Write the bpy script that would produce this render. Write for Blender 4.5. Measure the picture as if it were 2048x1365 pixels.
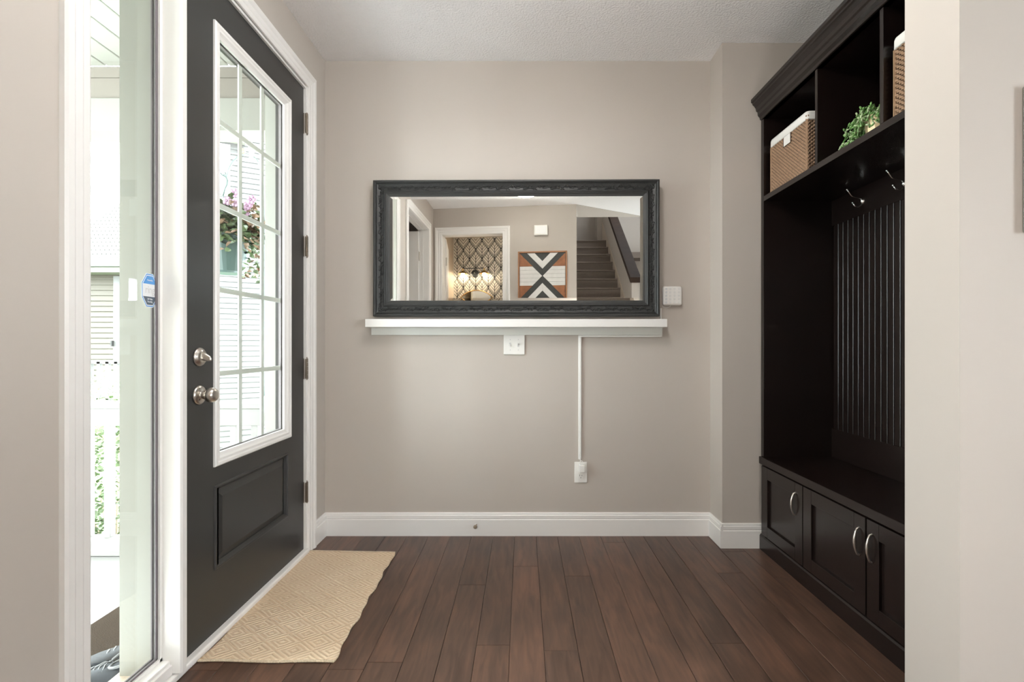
import bpy, bmesh, math, random
from mathutils import Vector, Matrix
R = math.radians
PI = math.pi
random.seed(7)
for o in list(bpy.data.objects):
    bpy.data.objects.remove(o)
SC = bpy.context.scene
COL = SC.collection

# ------------------------------------------------------------------ camera, world, lights, exposure
cd = bpy.data.cameras.new('camera'); cam = bpy.data.objects.new('camera', cd); COL.objects.link(cam)
cd.sensor_width = 36.0; cd.lens = 980 / 2048 * 36.0
cd.shift_x = -21 / 2048; cd.shift_y = 7.5 / 2048
cd.clip_start = 0.02; cd.clip_end = 200
cam.location = (0, 0, 1.104); cam.rotation_euler = (R(90), 0, 0)
SC.camera = cam
w = bpy.data.worlds.new('sky'); SC.world = w; w.use_nodes = True
bg = w.node_tree.nodes['Background']; bg.inputs[0].default_value = (0.86, 0.93, 1.0, 1); bg.inputs[1].default_value = 13.0
sd = bpy.data.lights.new('sun', 'SUN'); sun = bpy.data.objects.new('sun', sd); COL.objects.link(sun)
sd.energy = 5.0; sd.angle = R(6); sd.color = (1, .96, .9)
sun.rotation_euler = Vector((-.30, .42, -.86)).to_track_quat('-Z', 'Y').to_euler()
SC.view_settings.view_transform = 'Standard'; SC.view_settings.look = 'None'
SC.view_settings.gamma = 1.0; SC.view_settings.use_curve_mapping = False
SC.view_settings.exposure = 0.96
SC.cycles.max_bounces = 12; SC.cycles.diffuse_bounces = 6; SC.cycles.glossy_bounces = 6
SC.cycles.transparent_max_bounces = 16; SC.cycles.sample_clamp_indirect = 8
SC.cycles.use_denoising = True

def lamp(name, kind, loc, energy, color=(1, 1, 1), size=.1, rot=None, size_y=None, parent=None):
    l = bpy.data.lights.new(name, kind); o = bpy.data.objects.new(name, l); COL.objects.link(o)
    l.energy = energy; l.color = color
    if kind == 'AREA':
        l.size = size
        if size_y: l.shape = 'RECTANGLE'; l.size_y = size_y
    else: l.shadow_soft_size = size
    o.location = loc
    if rot: o.rotation_euler = rot
    if parent: o.parent = parent
    return o
# daylight of the living room window (rear right) in its opening; the upstairs lamp is added, with no window there
lamp('living_room_window_light', 'AREA', (3.40, -1.6, 1.5), 26, (.80, .90, 1), 1.2, (0, R(90), 0), 1.2)
lamp('upstairs_fill_light', 'AREA', (2.4, -3.0, 5.0), 32, (.86, .93, 1), 1.2, (0, 0, 0), 1.2)

def portal(name, loc, rot, sx, sy):
    o = lamp(name, 'AREA', loc, 1, (1, 1, 1), sx, rot, sy); o.data.cycles.is_portal = True
portal('door_portal', (-1.36, 2.13, 1.48), (0, R(-90), 0), 1.68, .60)
portal('sidelight_portal', (-1.36, 1.45, 1.25), (0, R(-90), 0), 2.4, .36)

# ------------------------------------------------------------------ materials
MATS = {}
def mat(name, col, rough=.5, metal=0, spec=.5, emit=None, es=0, bump=None, noise=None, coat=0):
    m = bpy.data.materials.new(name); m.use_nodes = True; nt = m.node_tree; b = nt.nodes['Principled BSDF']
    b.inputs['Base Color'].default_value = (*col, 1); b.inputs['Roughness'].default_value = rough
    b.inputs['Metallic'].default_value = metal; b.inputs['Specular IOR Level'].default_value = spec
    if coat: b.inputs['Coat Weight'].default_value = coat; b.inputs['Coat Roughness'].default_value = .15
    if emit: b.inputs['Emission Color'].default_value = (*emit, 1); b.inputs['Emission Strength'].default_value = es
    if bump or noise:
        tc = nt.nodes.new('ShaderNodeTexCoord')
    if bump:
        sc, st, dist = bump
        n = nt.nodes.new('ShaderNodeTexNoise'); n.inputs['Scale'].default_value = sc; n.inputs['Detail'].default_value = 4
        bp = nt.nodes.new('ShaderNodeBump'); bp.inputs['Strength'].default_value = st; bp.inputs['Distance'].default_value = dist
        nt.links.new(tc.outputs['Object'], n.inputs['Vector']); nt.links.new(n.outputs['Fac'], bp.inputs['Height'])
        nt.links.new(bp.outputs['Normal'], b.inputs['Normal'])
    if noise:
        sc, amt = noise
        n = nt.nodes.new('ShaderNodeTexNoise'); n.inputs['Scale'].default_value = sc; n.inputs['Detail'].default_value = 3
        mx = nt.nodes.new('ShaderNodeMixRGB'); mx.inputs[1].default_value = (*[c * (1 - amt) for c in col], 1)
        mx.inputs[2].default_value = (*[min(1, c * (1 + amt)) for c in col], 1)
        nt.links.new(tc.outputs['Object'], n.inputs['Vector']); nt.links.new(n.outputs['Fac'], mx.inputs[0])
        nt.links.new(mx.outputs[0], b.inputs['Base Color'])
    MATS[name] = m
    return m
wallp = mat('wall_paint', (.505, .458, .414), .62, bump=(260, .05, .002), noise=(1.3, .012))
ceilm = mat('ceiling_texture', (.89, .875, .875), .8, bump=(95, .75, .008))
trimw = mat('white_trim', (.83, .812, .79), .38, noise=(3, .01))
jambm = mat('exterior_trim', (0.2671, 0.2640, 0.2330), .5, noise=(2, .02))
doorm = mat('door_paint', (.030, .030, .029), .33, noise=(4, .06))
espr = mat('espresso_wood', (.0105, .0062, .0052), .27, noise=(9, .35), coat=.15)
bench = mat('espresso_bench', (.011, .0062, .0052), .22, noise=(9, .3))
frm = mat('mirror_frame_black', (0.0264, 0.0271, 0.0264), .46, noise=(30, .15))
nickel = mat('satin_nickel', (.62, .58, .53), .28, 1, bump=(300, .04, .001))
hingem = mat('hinge_metal', (.30, .255, .21), .3, 1, noise=(40, .2))
chrome = mat('polished_chrome', (.75, .74, .72), .14, 1, noise=(20, .05))
whitep = mat('white_plastic', (.84, .83, .80), .35, noise=(10, .01))
greyp = mat('pale_grey_print', (.62, .62, .62), .5, noise=(10, .02))
blackp = mat('black_gap', (.02, .02, .02), .7, noise=(10, .1))
sealm = mat('glass_seal', (.16, .14, .15), .5, noise=(10, .05))
muntm = mat('muntin', (0.6480, 0.6570, 0.6480), .5, noise=(10, .02)) #(0.4224, 0.4288, 0.4224), .5, noise=(10, .02))
tanm = mat('weatherstrip', (.42, .34, .26), .6, noise=(20, .2))
brownm = mat('rubber_brown', (.26, .20, .14), .5, noise=(30, .2))
carpet = mat('stair_carpet', (0.2350, 0.1950, 0.1650), .95, spec=.1, bump=(600, .6, .003), noise=(60, .12))
darkw = mat('handrail_wood', (.045, .028, .021), .7, spec=.15, noise=(8, .3))
gold = mat('brass', (.70, .48, .22), .3, 1, noise=(20, .1))
goldpot = mat('pale_gold_glaze', (.74, .58, .36), .35, .35, noise=(18, .35))
leafg = mat('succulent_leaf', (.15, .30, .085), .45, noise=(55, .5))
leafp = mat('succulent_leaf_pale', (.40, .50, .28), .45, noise=(55, .4))
leafy = mat('basket_leaf', (0.0504, 0.0792, 0.0264), .5, noise=(12, .6))
leafr = mat('coleus_leaf', (0.1600, 0.1000, 0.0600), .5, noise=(14, .6))
pink = mat('pink_petal', (0.3570, 0.2210, 0.3145), .6, noise=(10, .15))
potg = mat('dark_green_plastic', (.035, .065, .058), .45, noise=(5, .1))
hookm = mat('grey_green_metal', (.20, .25, .24), .4, .5, noise=(10, .1))
linen = mat('linen_liner', (.80, .78, .74), .85, bump=(500, .3, .002), noise=(20, .02))
weavem = mat('woven_paper_rope', (.29, .175, .098), .6, noise=(70, .4))
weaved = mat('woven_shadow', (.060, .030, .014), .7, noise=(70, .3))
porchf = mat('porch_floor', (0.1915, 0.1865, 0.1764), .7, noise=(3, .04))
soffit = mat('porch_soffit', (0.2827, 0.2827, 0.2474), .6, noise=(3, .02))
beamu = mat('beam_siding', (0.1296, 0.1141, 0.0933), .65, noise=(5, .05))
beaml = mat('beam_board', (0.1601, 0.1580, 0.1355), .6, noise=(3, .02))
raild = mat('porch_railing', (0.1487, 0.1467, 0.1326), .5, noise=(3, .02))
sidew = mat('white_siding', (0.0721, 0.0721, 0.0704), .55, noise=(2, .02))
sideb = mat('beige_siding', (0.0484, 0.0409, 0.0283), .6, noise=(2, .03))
shing = mat('grey_shingle', (0.0508, 0.0491, 0.0459), .8, noise=(6, .15))
grassm = mat('grass', (0.0800, 0.1200, 0.0480), .9, noise=(6, .5))
stonem = mat('stone', (0.3000, 0.3000, 0.2880), .85, noise=(5, .2))
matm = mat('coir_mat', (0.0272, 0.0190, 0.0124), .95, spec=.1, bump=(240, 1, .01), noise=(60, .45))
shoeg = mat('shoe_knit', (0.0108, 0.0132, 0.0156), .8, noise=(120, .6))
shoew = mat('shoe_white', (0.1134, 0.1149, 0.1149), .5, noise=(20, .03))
bathw = mat('bath_wall', (.60, .51, .41), .6, noise=(2, .01))
paper = mat('wallpaper_ground', (.70, .66, .59), .7, noise=(4, .01))
inkm = mat('wallpaper_ink', (.012, .012, .012), .6, noise=(10, .1))
artd = mat('art_charcoal', (.055, .058, .055), .7, noise=(25, .25))
artw = mat('art_whitewash', (.72, .71, .69), .7, noise=(25, .08))
artb = mat('art_brown', (.30, .115, .045), .55, noise=(18, .45))
artf = mat('art_frame', (.36, .17, .08), .5, noise=(15, .3))
bulbm = mat('lit_bulb', (1, .9, .75), .3, emit=(1, .86, .66), es=95)
lampg = mat('lit_lamp_glass', (1, 1, 1), .3, emit=(1, .95, .86), es=16)
bowlg = mat('fill_bowl_glass', (1, 1, 1), .3, emit=(1, .975, .945), es=22)
shadeg = mat('fill_lampshade', (1, 1, 1), .6, emit=(1, .965, .925), es=17)
bluep = mat('sticker_blue', (.10, .33, .72), .4, noise=(10, .05))
sgrey = mat('sticker_grey', (.09, .12, .16), .5, noise=(10, .05))
swhite = mat('sticker_white', (0.8200, 0.8300, 0.8400), .4, noise=(10, .01))
blueglass = mat('far_window_glass', (0.1750, 0.2500, 0.3100), .15, noise=(3, .05))

def glass_mat(name, tint=(1, 1, 1), base=.05):
    m = bpy.data.materials.new(name); m.use_nodes = True; nt = m.node_tree
    for n in list(nt.nodes): nt.nodes.remove(n)
    o = nt.nodes.new('ShaderNodeOutputMaterial'); t = nt.nodes.new('ShaderNodeBsdfTransparent'); g = nt.nodes.new('ShaderNodeBsdfGlossy')
    lw = nt.nodes.new('ShaderNodeLayerWeight'); lw.inputs[0].default_value = .5; pw_ = nt.nodes.new('ShaderNodeMath'); pw_.operation = 'POWER'; pw_.inputs[1].default_value = 5
    f = nt.nodes.new('ShaderNodeMath'); f.operation = 'MULTIPLY_ADD'; f.inputs[1].default_value = .96; f.inputs[2].default_value = .04; mx = nt.nodes.new('ShaderNodeMixShader')
    nt.links.new(lw.outputs['Facing'], pw_.inputs[0]); nt.links.new(pw_.outputs[0], f.inputs[0])
    t.inputs[0].default_value = (*tint, 1); g.inputs['Roughness'].default_value = 0.0
    nt.links.new(f.outputs[0], mx.inputs[0]); nt.links.new(t.outputs[0], mx.inputs[1]); nt.links.new(g.outputs[0], mx.inputs[2])
    nt.links.new(mx.outputs[0], o.inputs[0]); MATS[name] = m
    return m
glassm = glass_mat('window_glass', (.97, .985, .955))
mirm = mat('mirror_silver', (.90, .905, .87), .0, 1)

def floor_material():
    m = bpy.data.materials.new('hardwood'); m.use_nodes = True; nt = m.node_tree; N = nt.nodes; L = nt.links
    b = N['Principled BSDF']; tc = N.new('ShaderNodeTexCoord'); oi = N.new('ShaderNodeObjectInfo')
    mul = N.new('ShaderNodeVectorMath'); mul.operation = 'SCALE'; mul.inputs[3].default_value = 37.0
    cx = N.new('ShaderNodeCombineXYZ'); L.new(oi.outputs['Random'], cx.inputs[0]); L.new(oi.outputs['Random'], cx.inputs[1]); L.new(cx.outputs[0], mul.inputs[0])
    add = N.new('ShaderNodeVectorMath'); L.new(tc.outputs['Object'], add.inputs[0]); L.new(mul.outputs[0], add.inputs[1])
    mp = N.new('ShaderNodeMapping'); mp.inputs['Scale'].default_value = (14, 1.6, 1); L.new(add.outputs[0], mp.inputs[0])
    n1 = N.new('ShaderNodeTexNoise'); n1.inputs['Scale'].default_value = 3; n1.inputs['Detail'].default_value = 9; n1.inputs['Distortion'].default_value = .7; L.new(mp.outputs[0], n1.inputs['Vector'])
    mp2 = N.new('ShaderNodeMapping'); mp2.inputs['Scale'].default_value = (5, 2.2, 1); L.new(add.outputs[0], mp2.inputs[0])
    n2 = N.new('ShaderNodeTexNoise'); n2.inputs['Scale'].default_value = 1.6; n2.inputs['Detail'].default_value = 5; L.new(mp2.outputs[0], n2.inputs['Vector'])
    r1 = N.new('ShaderNodeValToRGB'); e = r1.color_ramp.elements
    e[0].position = .28; e[0].color = (.036, .020, .014, 1); e[1].position = .74; e[1].color = (.168, .086, .056, 1)
    e2 = r1.color_ramp.elements.new(.5); e2.color = (.090, .049, .033, 1)
    mx = N.new('ShaderNodeMath'); mx.operation = 'MULTIPLY_ADD'; mx.inputs[1].default_value = .55; L.new(n1.outputs['Fac'], mx.inputs[0])
    m2 = N.new('ShaderNodeMath'); m2.operation = 'MULTIPLY_ADD'; m2.inputs[1].default_value = .38; L.new(n2.outputs['Fac'], m2.inputs[0])
    m3 = N.new('ShaderNodeMath'); m3.operation = 'MULTIPLY_ADD'; m3.inputs[1].default_value = .16; m3.inputs[2].default_value = -.045; L.new(oi.outputs['Random'], m3.inputs[0])
    L.new(m3.outputs[0], m2.inputs[2]); L.new(m2.outputs[0], mx.inputs[2]); L.new(mx.outputs[0], r1.inputs[0]); L.new(r1.outputs[0], b.inputs['Base Color'])
    bp = N.new('ShaderNodeBump'); bp.inputs['Strength'].default_value = .12; bp.inputs['Distance'].default_value = .002; L.new(n1.outputs['Fac'], bp.inputs['Height']); L.new(bp.outputs[0], b.inputs['Normal'])
    rr = N.new('ShaderNodeMapRange'); rr.inputs['To Min'].default_value = .26; rr.inputs['To Max'].default_value = .42; L.new(n2.outputs['Fac'], rr.inputs[0]); L.new(rr.outputs[0], b.inputs['Roughness'])
    return m
hardwood = floor_material()

def rug_material():
    m = bpy.data.materials.new('diamond_weave'); m.use_nodes = True; nt = m.node_tree; N = nt.nodes; L = nt.links
    b = N['Principled BSDF']; tc = N.new('ShaderNodeTexCoord'); sp = N.new('ShaderNodeSeparateXYZ'); L.new(tc.outputs['Object'], sp.inputs[0])
    def M(op, a, c=None, d=None):
        n = N.new('ShaderNodeMath'); n.operation = op
        for i, v in enumerate((a, c, d)):
            if v is None: continue
            if isinstance(v, (int, float)): n.inputs[i].default_value = v
            else: L.new(v, n.inputs[i])
        return n.outputs[0]
    def tri(o, p): return M('ABSOLUTE', M('SUBTRACT', M('FRACT', M('DIVIDE', M('ADD', o, 10.0), p)), .5))
    d = M('ADD', tri(sp.outputs[0], .135), tri(sp.outputs[1], .105))
    s = M('SINE', M('MULTIPLY', d, 2 * PI * 5.5))
    th = M('GREATER_THAN', s, 0.1)
    nz = N.new('ShaderNodeTexNoise'); nz.inputs['Scale'].default_value = 260; L.new(tc.outputs['Object'], nz.inputs['Vector'])
    nl = N.new('ShaderNodeTexNoise'); nl.inputs['Scale'].default_value = 4; nl.inputs['Detail'].default_value = 2; L.new(tc.outputs['Object'], nl.inputs['Vector'])
    mx = N.new('ShaderNodeMixRGB'); mx.inputs[1].default_value = (.72, .56, .40, 1); mx.inputs[2].default_value = (.84, .71, .54, 1); L.new(M('MULTIPLY_ADD', M('SUBTRACT', nz.outputs['Fac'], .5), .6, M('MULTIPLY_ADD', th, .8, .1)), mx.inputs[0])
    dk = N.new('ShaderNodeMixRGB'); dk.blend_type = 'MULTIPLY'; dk.inputs[2].default_value = (.84, .78, .70, 1); L.new(M('SMOOTH_MIN', M('MULTIPLY', nl.outputs['Fac'], .9), 1, .1), dk.inputs[0]); L.new(mx.outputs[0], dk.inputs[1])
    L.new(dk.outputs[0], b.inputs['Base Color']); b.inputs['Roughness'].default_value = .95; b.inputs['Specular IOR Level'].default_value = .1
    bp = N.new('ShaderNodeBump'); bp.inputs['Strength'].default_value = .6; bp.inputs['Distance'].default_value = .002; L.new(M('ADD', s, nz.outputs['Fac']), bp.inputs['Height']); L.new(bp.outputs[0], b.inputs['Normal'])
    return m
rugm = rug_material()

# ------------------------------------------------------------------ mesh helpers
class MB:
    def __init__(s, M=None): s.bm = bmesh.new(); s.M = M
    def _v(s, c): return s.bm.verts.new(s.M @ Vector(c) if s.M else c)
    def box(s, x0, x1, y0, y1, z0, z1):
        x0, x1 = sorted((x0, x1)); y0, y1 = sorted((y0, y1)); z0, z1 = sorted((z0, z1))
        v = [s._v((x, y, z)) for x in (x0, x1) for y in (y0, y1) for z in (z0, z1)]
        for f in ((0, 1, 3, 2), (4, 6, 7, 5), (0, 4, 5, 1), (2, 3, 7, 6), (0, 2, 6, 4), (1, 5, 7, 3)): s.bm.faces.new([v[i] for i in f])
        return s
    def prism(s, pts, f, a, b):
        """pts: 2D polygon; f(u, v, t) -> xyz; extruded from t=a to t=b"""
        va = [s._v(f(u, v, a)) for u, v in pts]; vb = [s._v(f(u, v, b)) for u, v in pts]
        s.bm.faces.new(va); s.bm.faces.new(vb[::-1]); n = len(pts)
        for i in range(n): s.bm.faces.new((va[i], vb[i], vb[(i + 1) % n], va[(i + 1) % n]))
        return s
    def loft(s, rings, close=True, cap=True):
        vr = [[s._v(p) for p in r] for r in rings]; n = len(vr[0])
        for a, b in zip(vr, vr[1:]):
            for i in range(n if close else n - 1): s.bm.faces.new((a[i], a[(i + 1) % n], b[(i + 1) % n], b[i]))
        if cap and close: s.bm.faces.new(vr[0][::-1]); s.bm.faces.new(vr[-1])
        return s
    def lathe(s, prof, c, axis='z', n=24):
        rings = []
        for r, h in prof:
            ring = []
            for i in range(n):
                a = 2 * PI * i / n; p, q = r * math.cos(a), r * math.sin(a)
                if axis == 'z': ring.append((c[0] + p, c[1] + q, c[2] + h))
                elif axis == 'x': ring.append((c[0] + h, c[1] + p, c[2] + q))
                else: ring.append((c[0] + p, c[1] + h, c[2] + q))
            rings.append(ring)
        return s.loft(rings)
    def tube(s, pts, r, n=8, rr=None):
        pts = [Vector(p) for p in pts]; rings = []; up = None
        for i, p in enumerate(pts):
            d = (pts[min(i + 1, len(pts) - 1)] - pts[max(i - 1, 0)]).normalized()
            if up is None: up = Vector((0, 0, 1)) if abs(d.z) < .9 else Vector((1, 0, 0))
            a = d.cross(up)
            if a.length < 1e-4: a = d.cross(Vector((0, 1, 0)))
            a.normalize(); b = a.cross(d).normalized(); up = b
            q = rr[i] if rr else r
            rings.append([tuple(p + a * q * math.cos(2 * PI * k / n) + b * q * math.sin(2 * PI * k / n)) for k in range(n)])
        return s.loft(rings)
    def ball(s, c, r, sub=1, rot=None):
        M = Matrix.Translation(c) @ (rot if rot else Matrix.Identity(4)) @ Matrix.Diagonal((*(r if hasattr(r, '__len__') else (r, r, r)), 1))
        if s.M: M = s.M @ M
        bmesh.ops.create_icosphere(s.bm, subdivisions=sub, radius=1, matrix=M); return s
    def poly(s, pts, th=None):
        s.bm.faces.new([s._v(p) for p in pts]); return s
    def build(s, name, m, parent=None, smooth=False, bevel=0, seg=2, **kw):
        bmesh.ops.recalc_face_normals(s.bm, faces=s.bm.faces[:])
        me = bpy.data.meshes.new(name); s.bm.to_mesh(me); s.bm.free()
        ms = m if isinstance(m, (list, tuple)) else [m]
        for q in ms: me.materials.append(q)
        if smooth:
            for p in me.polygons: p.use_smooth = True
        o = bpy.data.objects.new(name, me); COL.objects.link(o)
        if smooth == 'auto':
            for e in me.edges: pass
        if bevel:
            b = o.modifiers.new('bevel', 'BEVEL'); b.width = bevel; b.segments = seg; b.limit_method = 'ANGLE'; b.angle_limit = R(35)
        if parent:
            o.parent = parent; o.matrix_parent_inverse = Matrix.Identity(4)
            o.matrix_basis = parent_world(parent).inverted()
        tag(o, **kw)
        return o
def parent_world(p):
    M = p.matrix_basis.copy(); q = p.parent
    while q is not None:
        M = q.matrix_basis @ M; q = q.parent
    return M
def tag(o, label=None, cat=None, group=None, kind=None):
    if label: o['label'] = label
    if cat: o['category'] = cat
    if group: o['group'] = group
    if kind: o['kind'] = kind
def thing(name, label, cat, loc=(0, 0, 0), group=None, kind=None, rotz=0):
    o = bpy.data.objects.new(name, None); COL.objects.link(o); o.location = loc; o.rotation_euler = (0, 0, rotz)
    o.matrix_basis = Matrix.Translation(loc) @ Matrix.Rotation(rotz, 4, 'Z'); o.empty_display_size = .05
    tag(o, label, cat, group, kind); return o
def dup(root, dx):
    """copy a thing with its parts and sub-parts, moved by dx"""
    r = root.copy(); COL.objects.link(r); r.location = root.location + Vector(dx)
    def kids(a, b):
        for ch in list(a.children):
            if ch is None: continue
            c = ch.copy(); COL.objects.link(c); c.parent = b; kids(ch, c)
    kids(root, r); return r
S = 'structure'
def wall(name, boxes, m, label, cat='wall', bevel=0):
    b = MB()
    for q in boxes: b.box(*q)
    return b.build(name, m, kind=S, label=label, cat=cat, bevel=bevel)

# ------------------------------------------------------------------ setting constants
XL = -1.144; YB = 2.838; H = 2.748; XR = 1.087; YN = 2.667
P0 = Vector((-1.15, -.34, 0)); Q0 = Vector((.57, -.172, 0)); U = (Q0 - P0).normalized(); Wd = Vector((U.y, -U.x, 0))
LM = Matrix(((U.x, Wd.x, 0, P0.x), (U.y, Wd.y, 0, P0.y), (0, 0, 1, 0), (0, 0, 0, 1)))   # rear wall frame: s along wall, t away from the hall, z up

# floor: a base slab and every floorboard in the hall
fl = MB().box(-1.14, 3.5, -5.1, 2.9, -.12, -.012).build('floor', hardwood, kind=S, label='dark brown hand-scraped hardwood floor', cat='floor')
wdt = .1235; brd = 0
x = .201 - wdt * 11
while x < 1.72:
    x1 = x + wdt; y = -.45 - random.random() * 1.2; xa = max(x, -1.172); xb = min(x1, 1.72)
    top = 2.845
    while y < top:
        L = random.choice([1.0, 1.5, 1.9, 2.3, 1.3]); y1 = min(top, y + L)
        ya = max(y, -.45)
        if y1 > ya + .02 and xb > xa + .01:
            b = MB(); g = .0007
            xx0, xx1, yy0, yy1 = xa + g, xb - g, ya + g, y1 - g
            cc = ((xx0 + xx1) / 2, (yy0 + yy1) / 2)
            dz = random.uniform(-.0003, .0003); e = .0018
            b.prism([(xx0 - cc[0], -.012), (xx1 - cc[0], -.012), (xx1 - cc[0], dz - e * .6), (xx1 - e - cc[0], dz), (xx0 + e - cc[0], dz), (xx0 - cc[0], dz - e * .6)], lambda u, v, t: (u, t, v), yy0 - cc[1], yy1 - cc[1])
            o = b.build('floorboard', hardwood); o.location = (cc[0], cc[1], 0); o.parent = fl
            brd += 1
        y = y1
    x = x1
# living side and stair foot strip beyond x=1.72 keeps the slab
MB().box(1.72, 3.5, -.45, 1.2, -.012, 0).build('floor_board_field', hardwood, fl, kind='stuff')

# ceiling (hall) with wall-coloured triangular bulkhead near the stairs
b = MB(); b.box(-1.3, 3.5, -.73, 2.98, H, H + .14)
b.build('ceiling', ceilm, kind=S, label='white knockdown textured ceiling', cat='ceiling')
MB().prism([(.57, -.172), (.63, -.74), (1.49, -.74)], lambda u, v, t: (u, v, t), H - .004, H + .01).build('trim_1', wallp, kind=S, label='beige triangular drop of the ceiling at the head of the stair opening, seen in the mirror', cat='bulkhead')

wall('wall_back', [(XL - .1, XR + .02, YB, YB + .12, -.1, H)], wallp, 'greige back wall holding the black framed mirror')
# left wall: solid parts around closet door, sidelight and front door
YS0, YS1 = 1.29, 1.60          # sidelight opening
YD0, YD1 = 1.668, 2.592        # door opening
ZH = 2.47
wall('wall_left', [(XL, -1.322, .97, YS0, -.25, H), (XL, -1.322, YD1, YB + .1, -.25, H), (XL, -1.322, YS0, YD1, ZH, H),
                   (XL, -1.25, .88, .97, 0, H), (XL, -1.25, -.04, .88, 2.43, H), (XL, -1.25, -.5, -.04, 0, H)], wallp, 'greige left wall with the front door and sidelight')
wall('wall_right', [(XR, 1.84, YN, YB + .1, -.1, H), (1.70, 1.84, 1.3, YN, -.1, H)], wallp, 'greige wall bump-out and niche behind the black hall tree')
wall('wall_near_right', [(1.0745, 3.5, 1.205, 1.377, -.1, H)], wallp, 'pale greige wall end in the right foreground')
# outside near closet
wall('wall_closet', [(-2.3, -1.30, .97, 1.05, 0, H), (-2.3, -2.22, -.6, 1.0, 0, H), (-2.3, -1.25, -.7, -.6, 0, H), (-2.3, -1.25, -.7, 1.0, H - .1, H), (-2.3, -1.25, -.7, 1.0, -.06, 0)], wallp, 'dim wall of the room behind the open white door, seen in the mirror')

# rear angled wall with bathroom doorway (in its own frame)
SB0, SB1, ZB = .115, .855, 2.43
b = MB(LM); b.box(-.06, SB0, 0, .12, 0, H); b.box(SB1, 1.728, 0, .12, 0, H); b.box(SB0, SB1, 0, .12, ZB, H)
b.build('wall_rear', wallp, kind=S, label='greige rear wall reflected in the mirror, with the bathroom doorway', cat='wall')
b = MB(LM)
b.box(-.25, -.17, .1, 1.6, 0, H); b.box(1.10, 1.18, .12, 1.6, 0, H); b.box(-.25, 1.18, .1, 1.7, H, H + .1); b.box(-.25, 1.18, 1.60, 1.7, 0, H); b.box(-.25, 1.18, .12, 1.7, -.08, -.0)
b.build('wall_bathroom', bathw, kind=S, label='warm beige bathroom side wall inside the doorway in the mirror', cat='wall')
wall('wall_stair_left', [(.47, .57, -5.0, -.19, 0, 5.2)], wallp, 'greige wall on the left of the carpeted stairs')
wall('wall_stair_back', [(.4, 3.5, -5.1, -5.0, 0, 5.2), (1.39, 1.53, -5.0, -4.6, 3.15, 5.2)], wallp, 'greige wall above the stair landing')
wall('wall_living', [(3.45, 3.55, -5.1, -2.2, 0, 5.2), (3.45, 3.55, -1.0, 1.3, 0, H), (3.45, 3.55, -2.2, -1.0, 0, .9), (3.45, 3.55, -2.2, -1.0, 2.1, 5.2), (3.45, 3.55, -1.0, -.7, H, 5.2),
                      (.4, 3.55, -.8, -.73, H + .1, 5.2), (.4, 3.55, -5.1, -.7, 5.2, 5.3)], wallp, 'greige outer wall of the stair hall with a window')
wn = thing('window_2', 'living room window beyond the stairs', 'window', (3.5, -1.6, 1.5), kind=S)
b = MB(); b.box(3.43, 3.56, -2.2, -1.0, .88, .93); b.box(3.43, 3.56, -2.2, -1.0, 2.07, 2.12); b.box(3.43, 3.56, -2.22, -2.16, .88, 2.12); b.box(3.43, 3.56, -1.04, -.98, .88, 2.12); b.box(3.47, 3.53, -1.62, -1.58, .9, 2.1)
b.build('window_frame', trimw, wn); MB().box(3.498, 3.502, -2.18, -1.02, .9, 2.1).build('pane', glassm, wn)

# ------------------------------------------------------------------ trim
def casing_profile(w_):   # u across width (0 inner edge -> w outer edge), v out of the wall
    return [(0, 0), (0, .010), (.006, .013), (w_ * .28, .012), (w_ * .36, .015), (w_ * .6, .014), (w_ * .72, .020), (w_ * .93, .020), (w_, .014), (w_, 0)]
def base_profile():
    return [(0, 0), (.014, 0), (.015, .094), (.010, .097), (.013, .103), (.0125, .118), (.008, .123), (.010, .127), (.007, .133), (0, .133)]
def baseboard(name, p, q, nrm, label, m=trimw):
    b = MB(); p = Vector((*p, 0)); q = Vector((*q, 0)); n = Vector((*nrm, 0))
    b.prism(base_profile(), lambda u, v, t: tuple(p + (q - p) * t + n * u + Vector((0, 0, v))), 0, 1)
    return b.build(name, m, kind=S, label=label, cat='baseboard')
baseboard('baseboard_back', (XL, YB), (XR, YB), (0, -1), 'white profiled baseboard along the back wall below the mirror')
baseboard('baseboard_left', (XL, 2.688), (XL, YB), (1, 0), 'short white baseboard between front door casing and back corner')
baseboard('baseboard_right', (XR, YN - .014), (XR, YB), (-1, 0), 'white baseboard on the short side of the wall bump')
baseboard('baseboard_niche', (XR - .014, YN), (1.30, YN), (0, -1), 'white baseboard between wall bump and black hall tree')
baseboard('baseboard_near_left', (XL, .97), (XL, 1.225), (1, 0), 'white baseboard beside the sidelight')
baseboard('baseboard_near_right', (1.0745, 1.195), (1.0745, 1.387), (-1, 0), 'white baseboard round the right foreground wall end')
baseboard('baseboard_near_front', (1.065, 1.205), (3.4, 1.205), (0, -1), 'white baseboard along the right foreground wall')

def door_casing(name, a0, a1, z1, wd_, f, label, top_only=False, left=True, right=True, proj=1.0):
    """f(u along wall, v out of wall, z). opening a0..a1 to height z1"""
    pr = casing_profile(wd_)
    t = thing(name, label, 'door casing', f((a0 + a1) / 2, 0, 0), kind=S)
    if left:
        b = MB()
        b.loft([[f(a0 - u, v * proj, z) if z < 1 else f(a0 - u, v * proj, z1 + u) for u, v in pr] for z in (0, 99)]); b.build('side_casing', trimw, t)
    if right:
        b = MB()
        b.loft([[f(a1 + u, v * proj, z) if z < 1 else f(a1 + u, v * proj, z1 + u) for u, v in pr] for z in (0, 99)]); b.build('side_casing', trimw, t)
    b = MB()
    b.loft([[f(a0 - u, v * proj, z1 + u) for u, v in pr], [f(a1 + u, v * proj, z1 + u) for u, v in pr]]); b.build('head_casing', trimw, t)
    return t
fl_left = lambda u, v, z: (XL + v, u, z)
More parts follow.
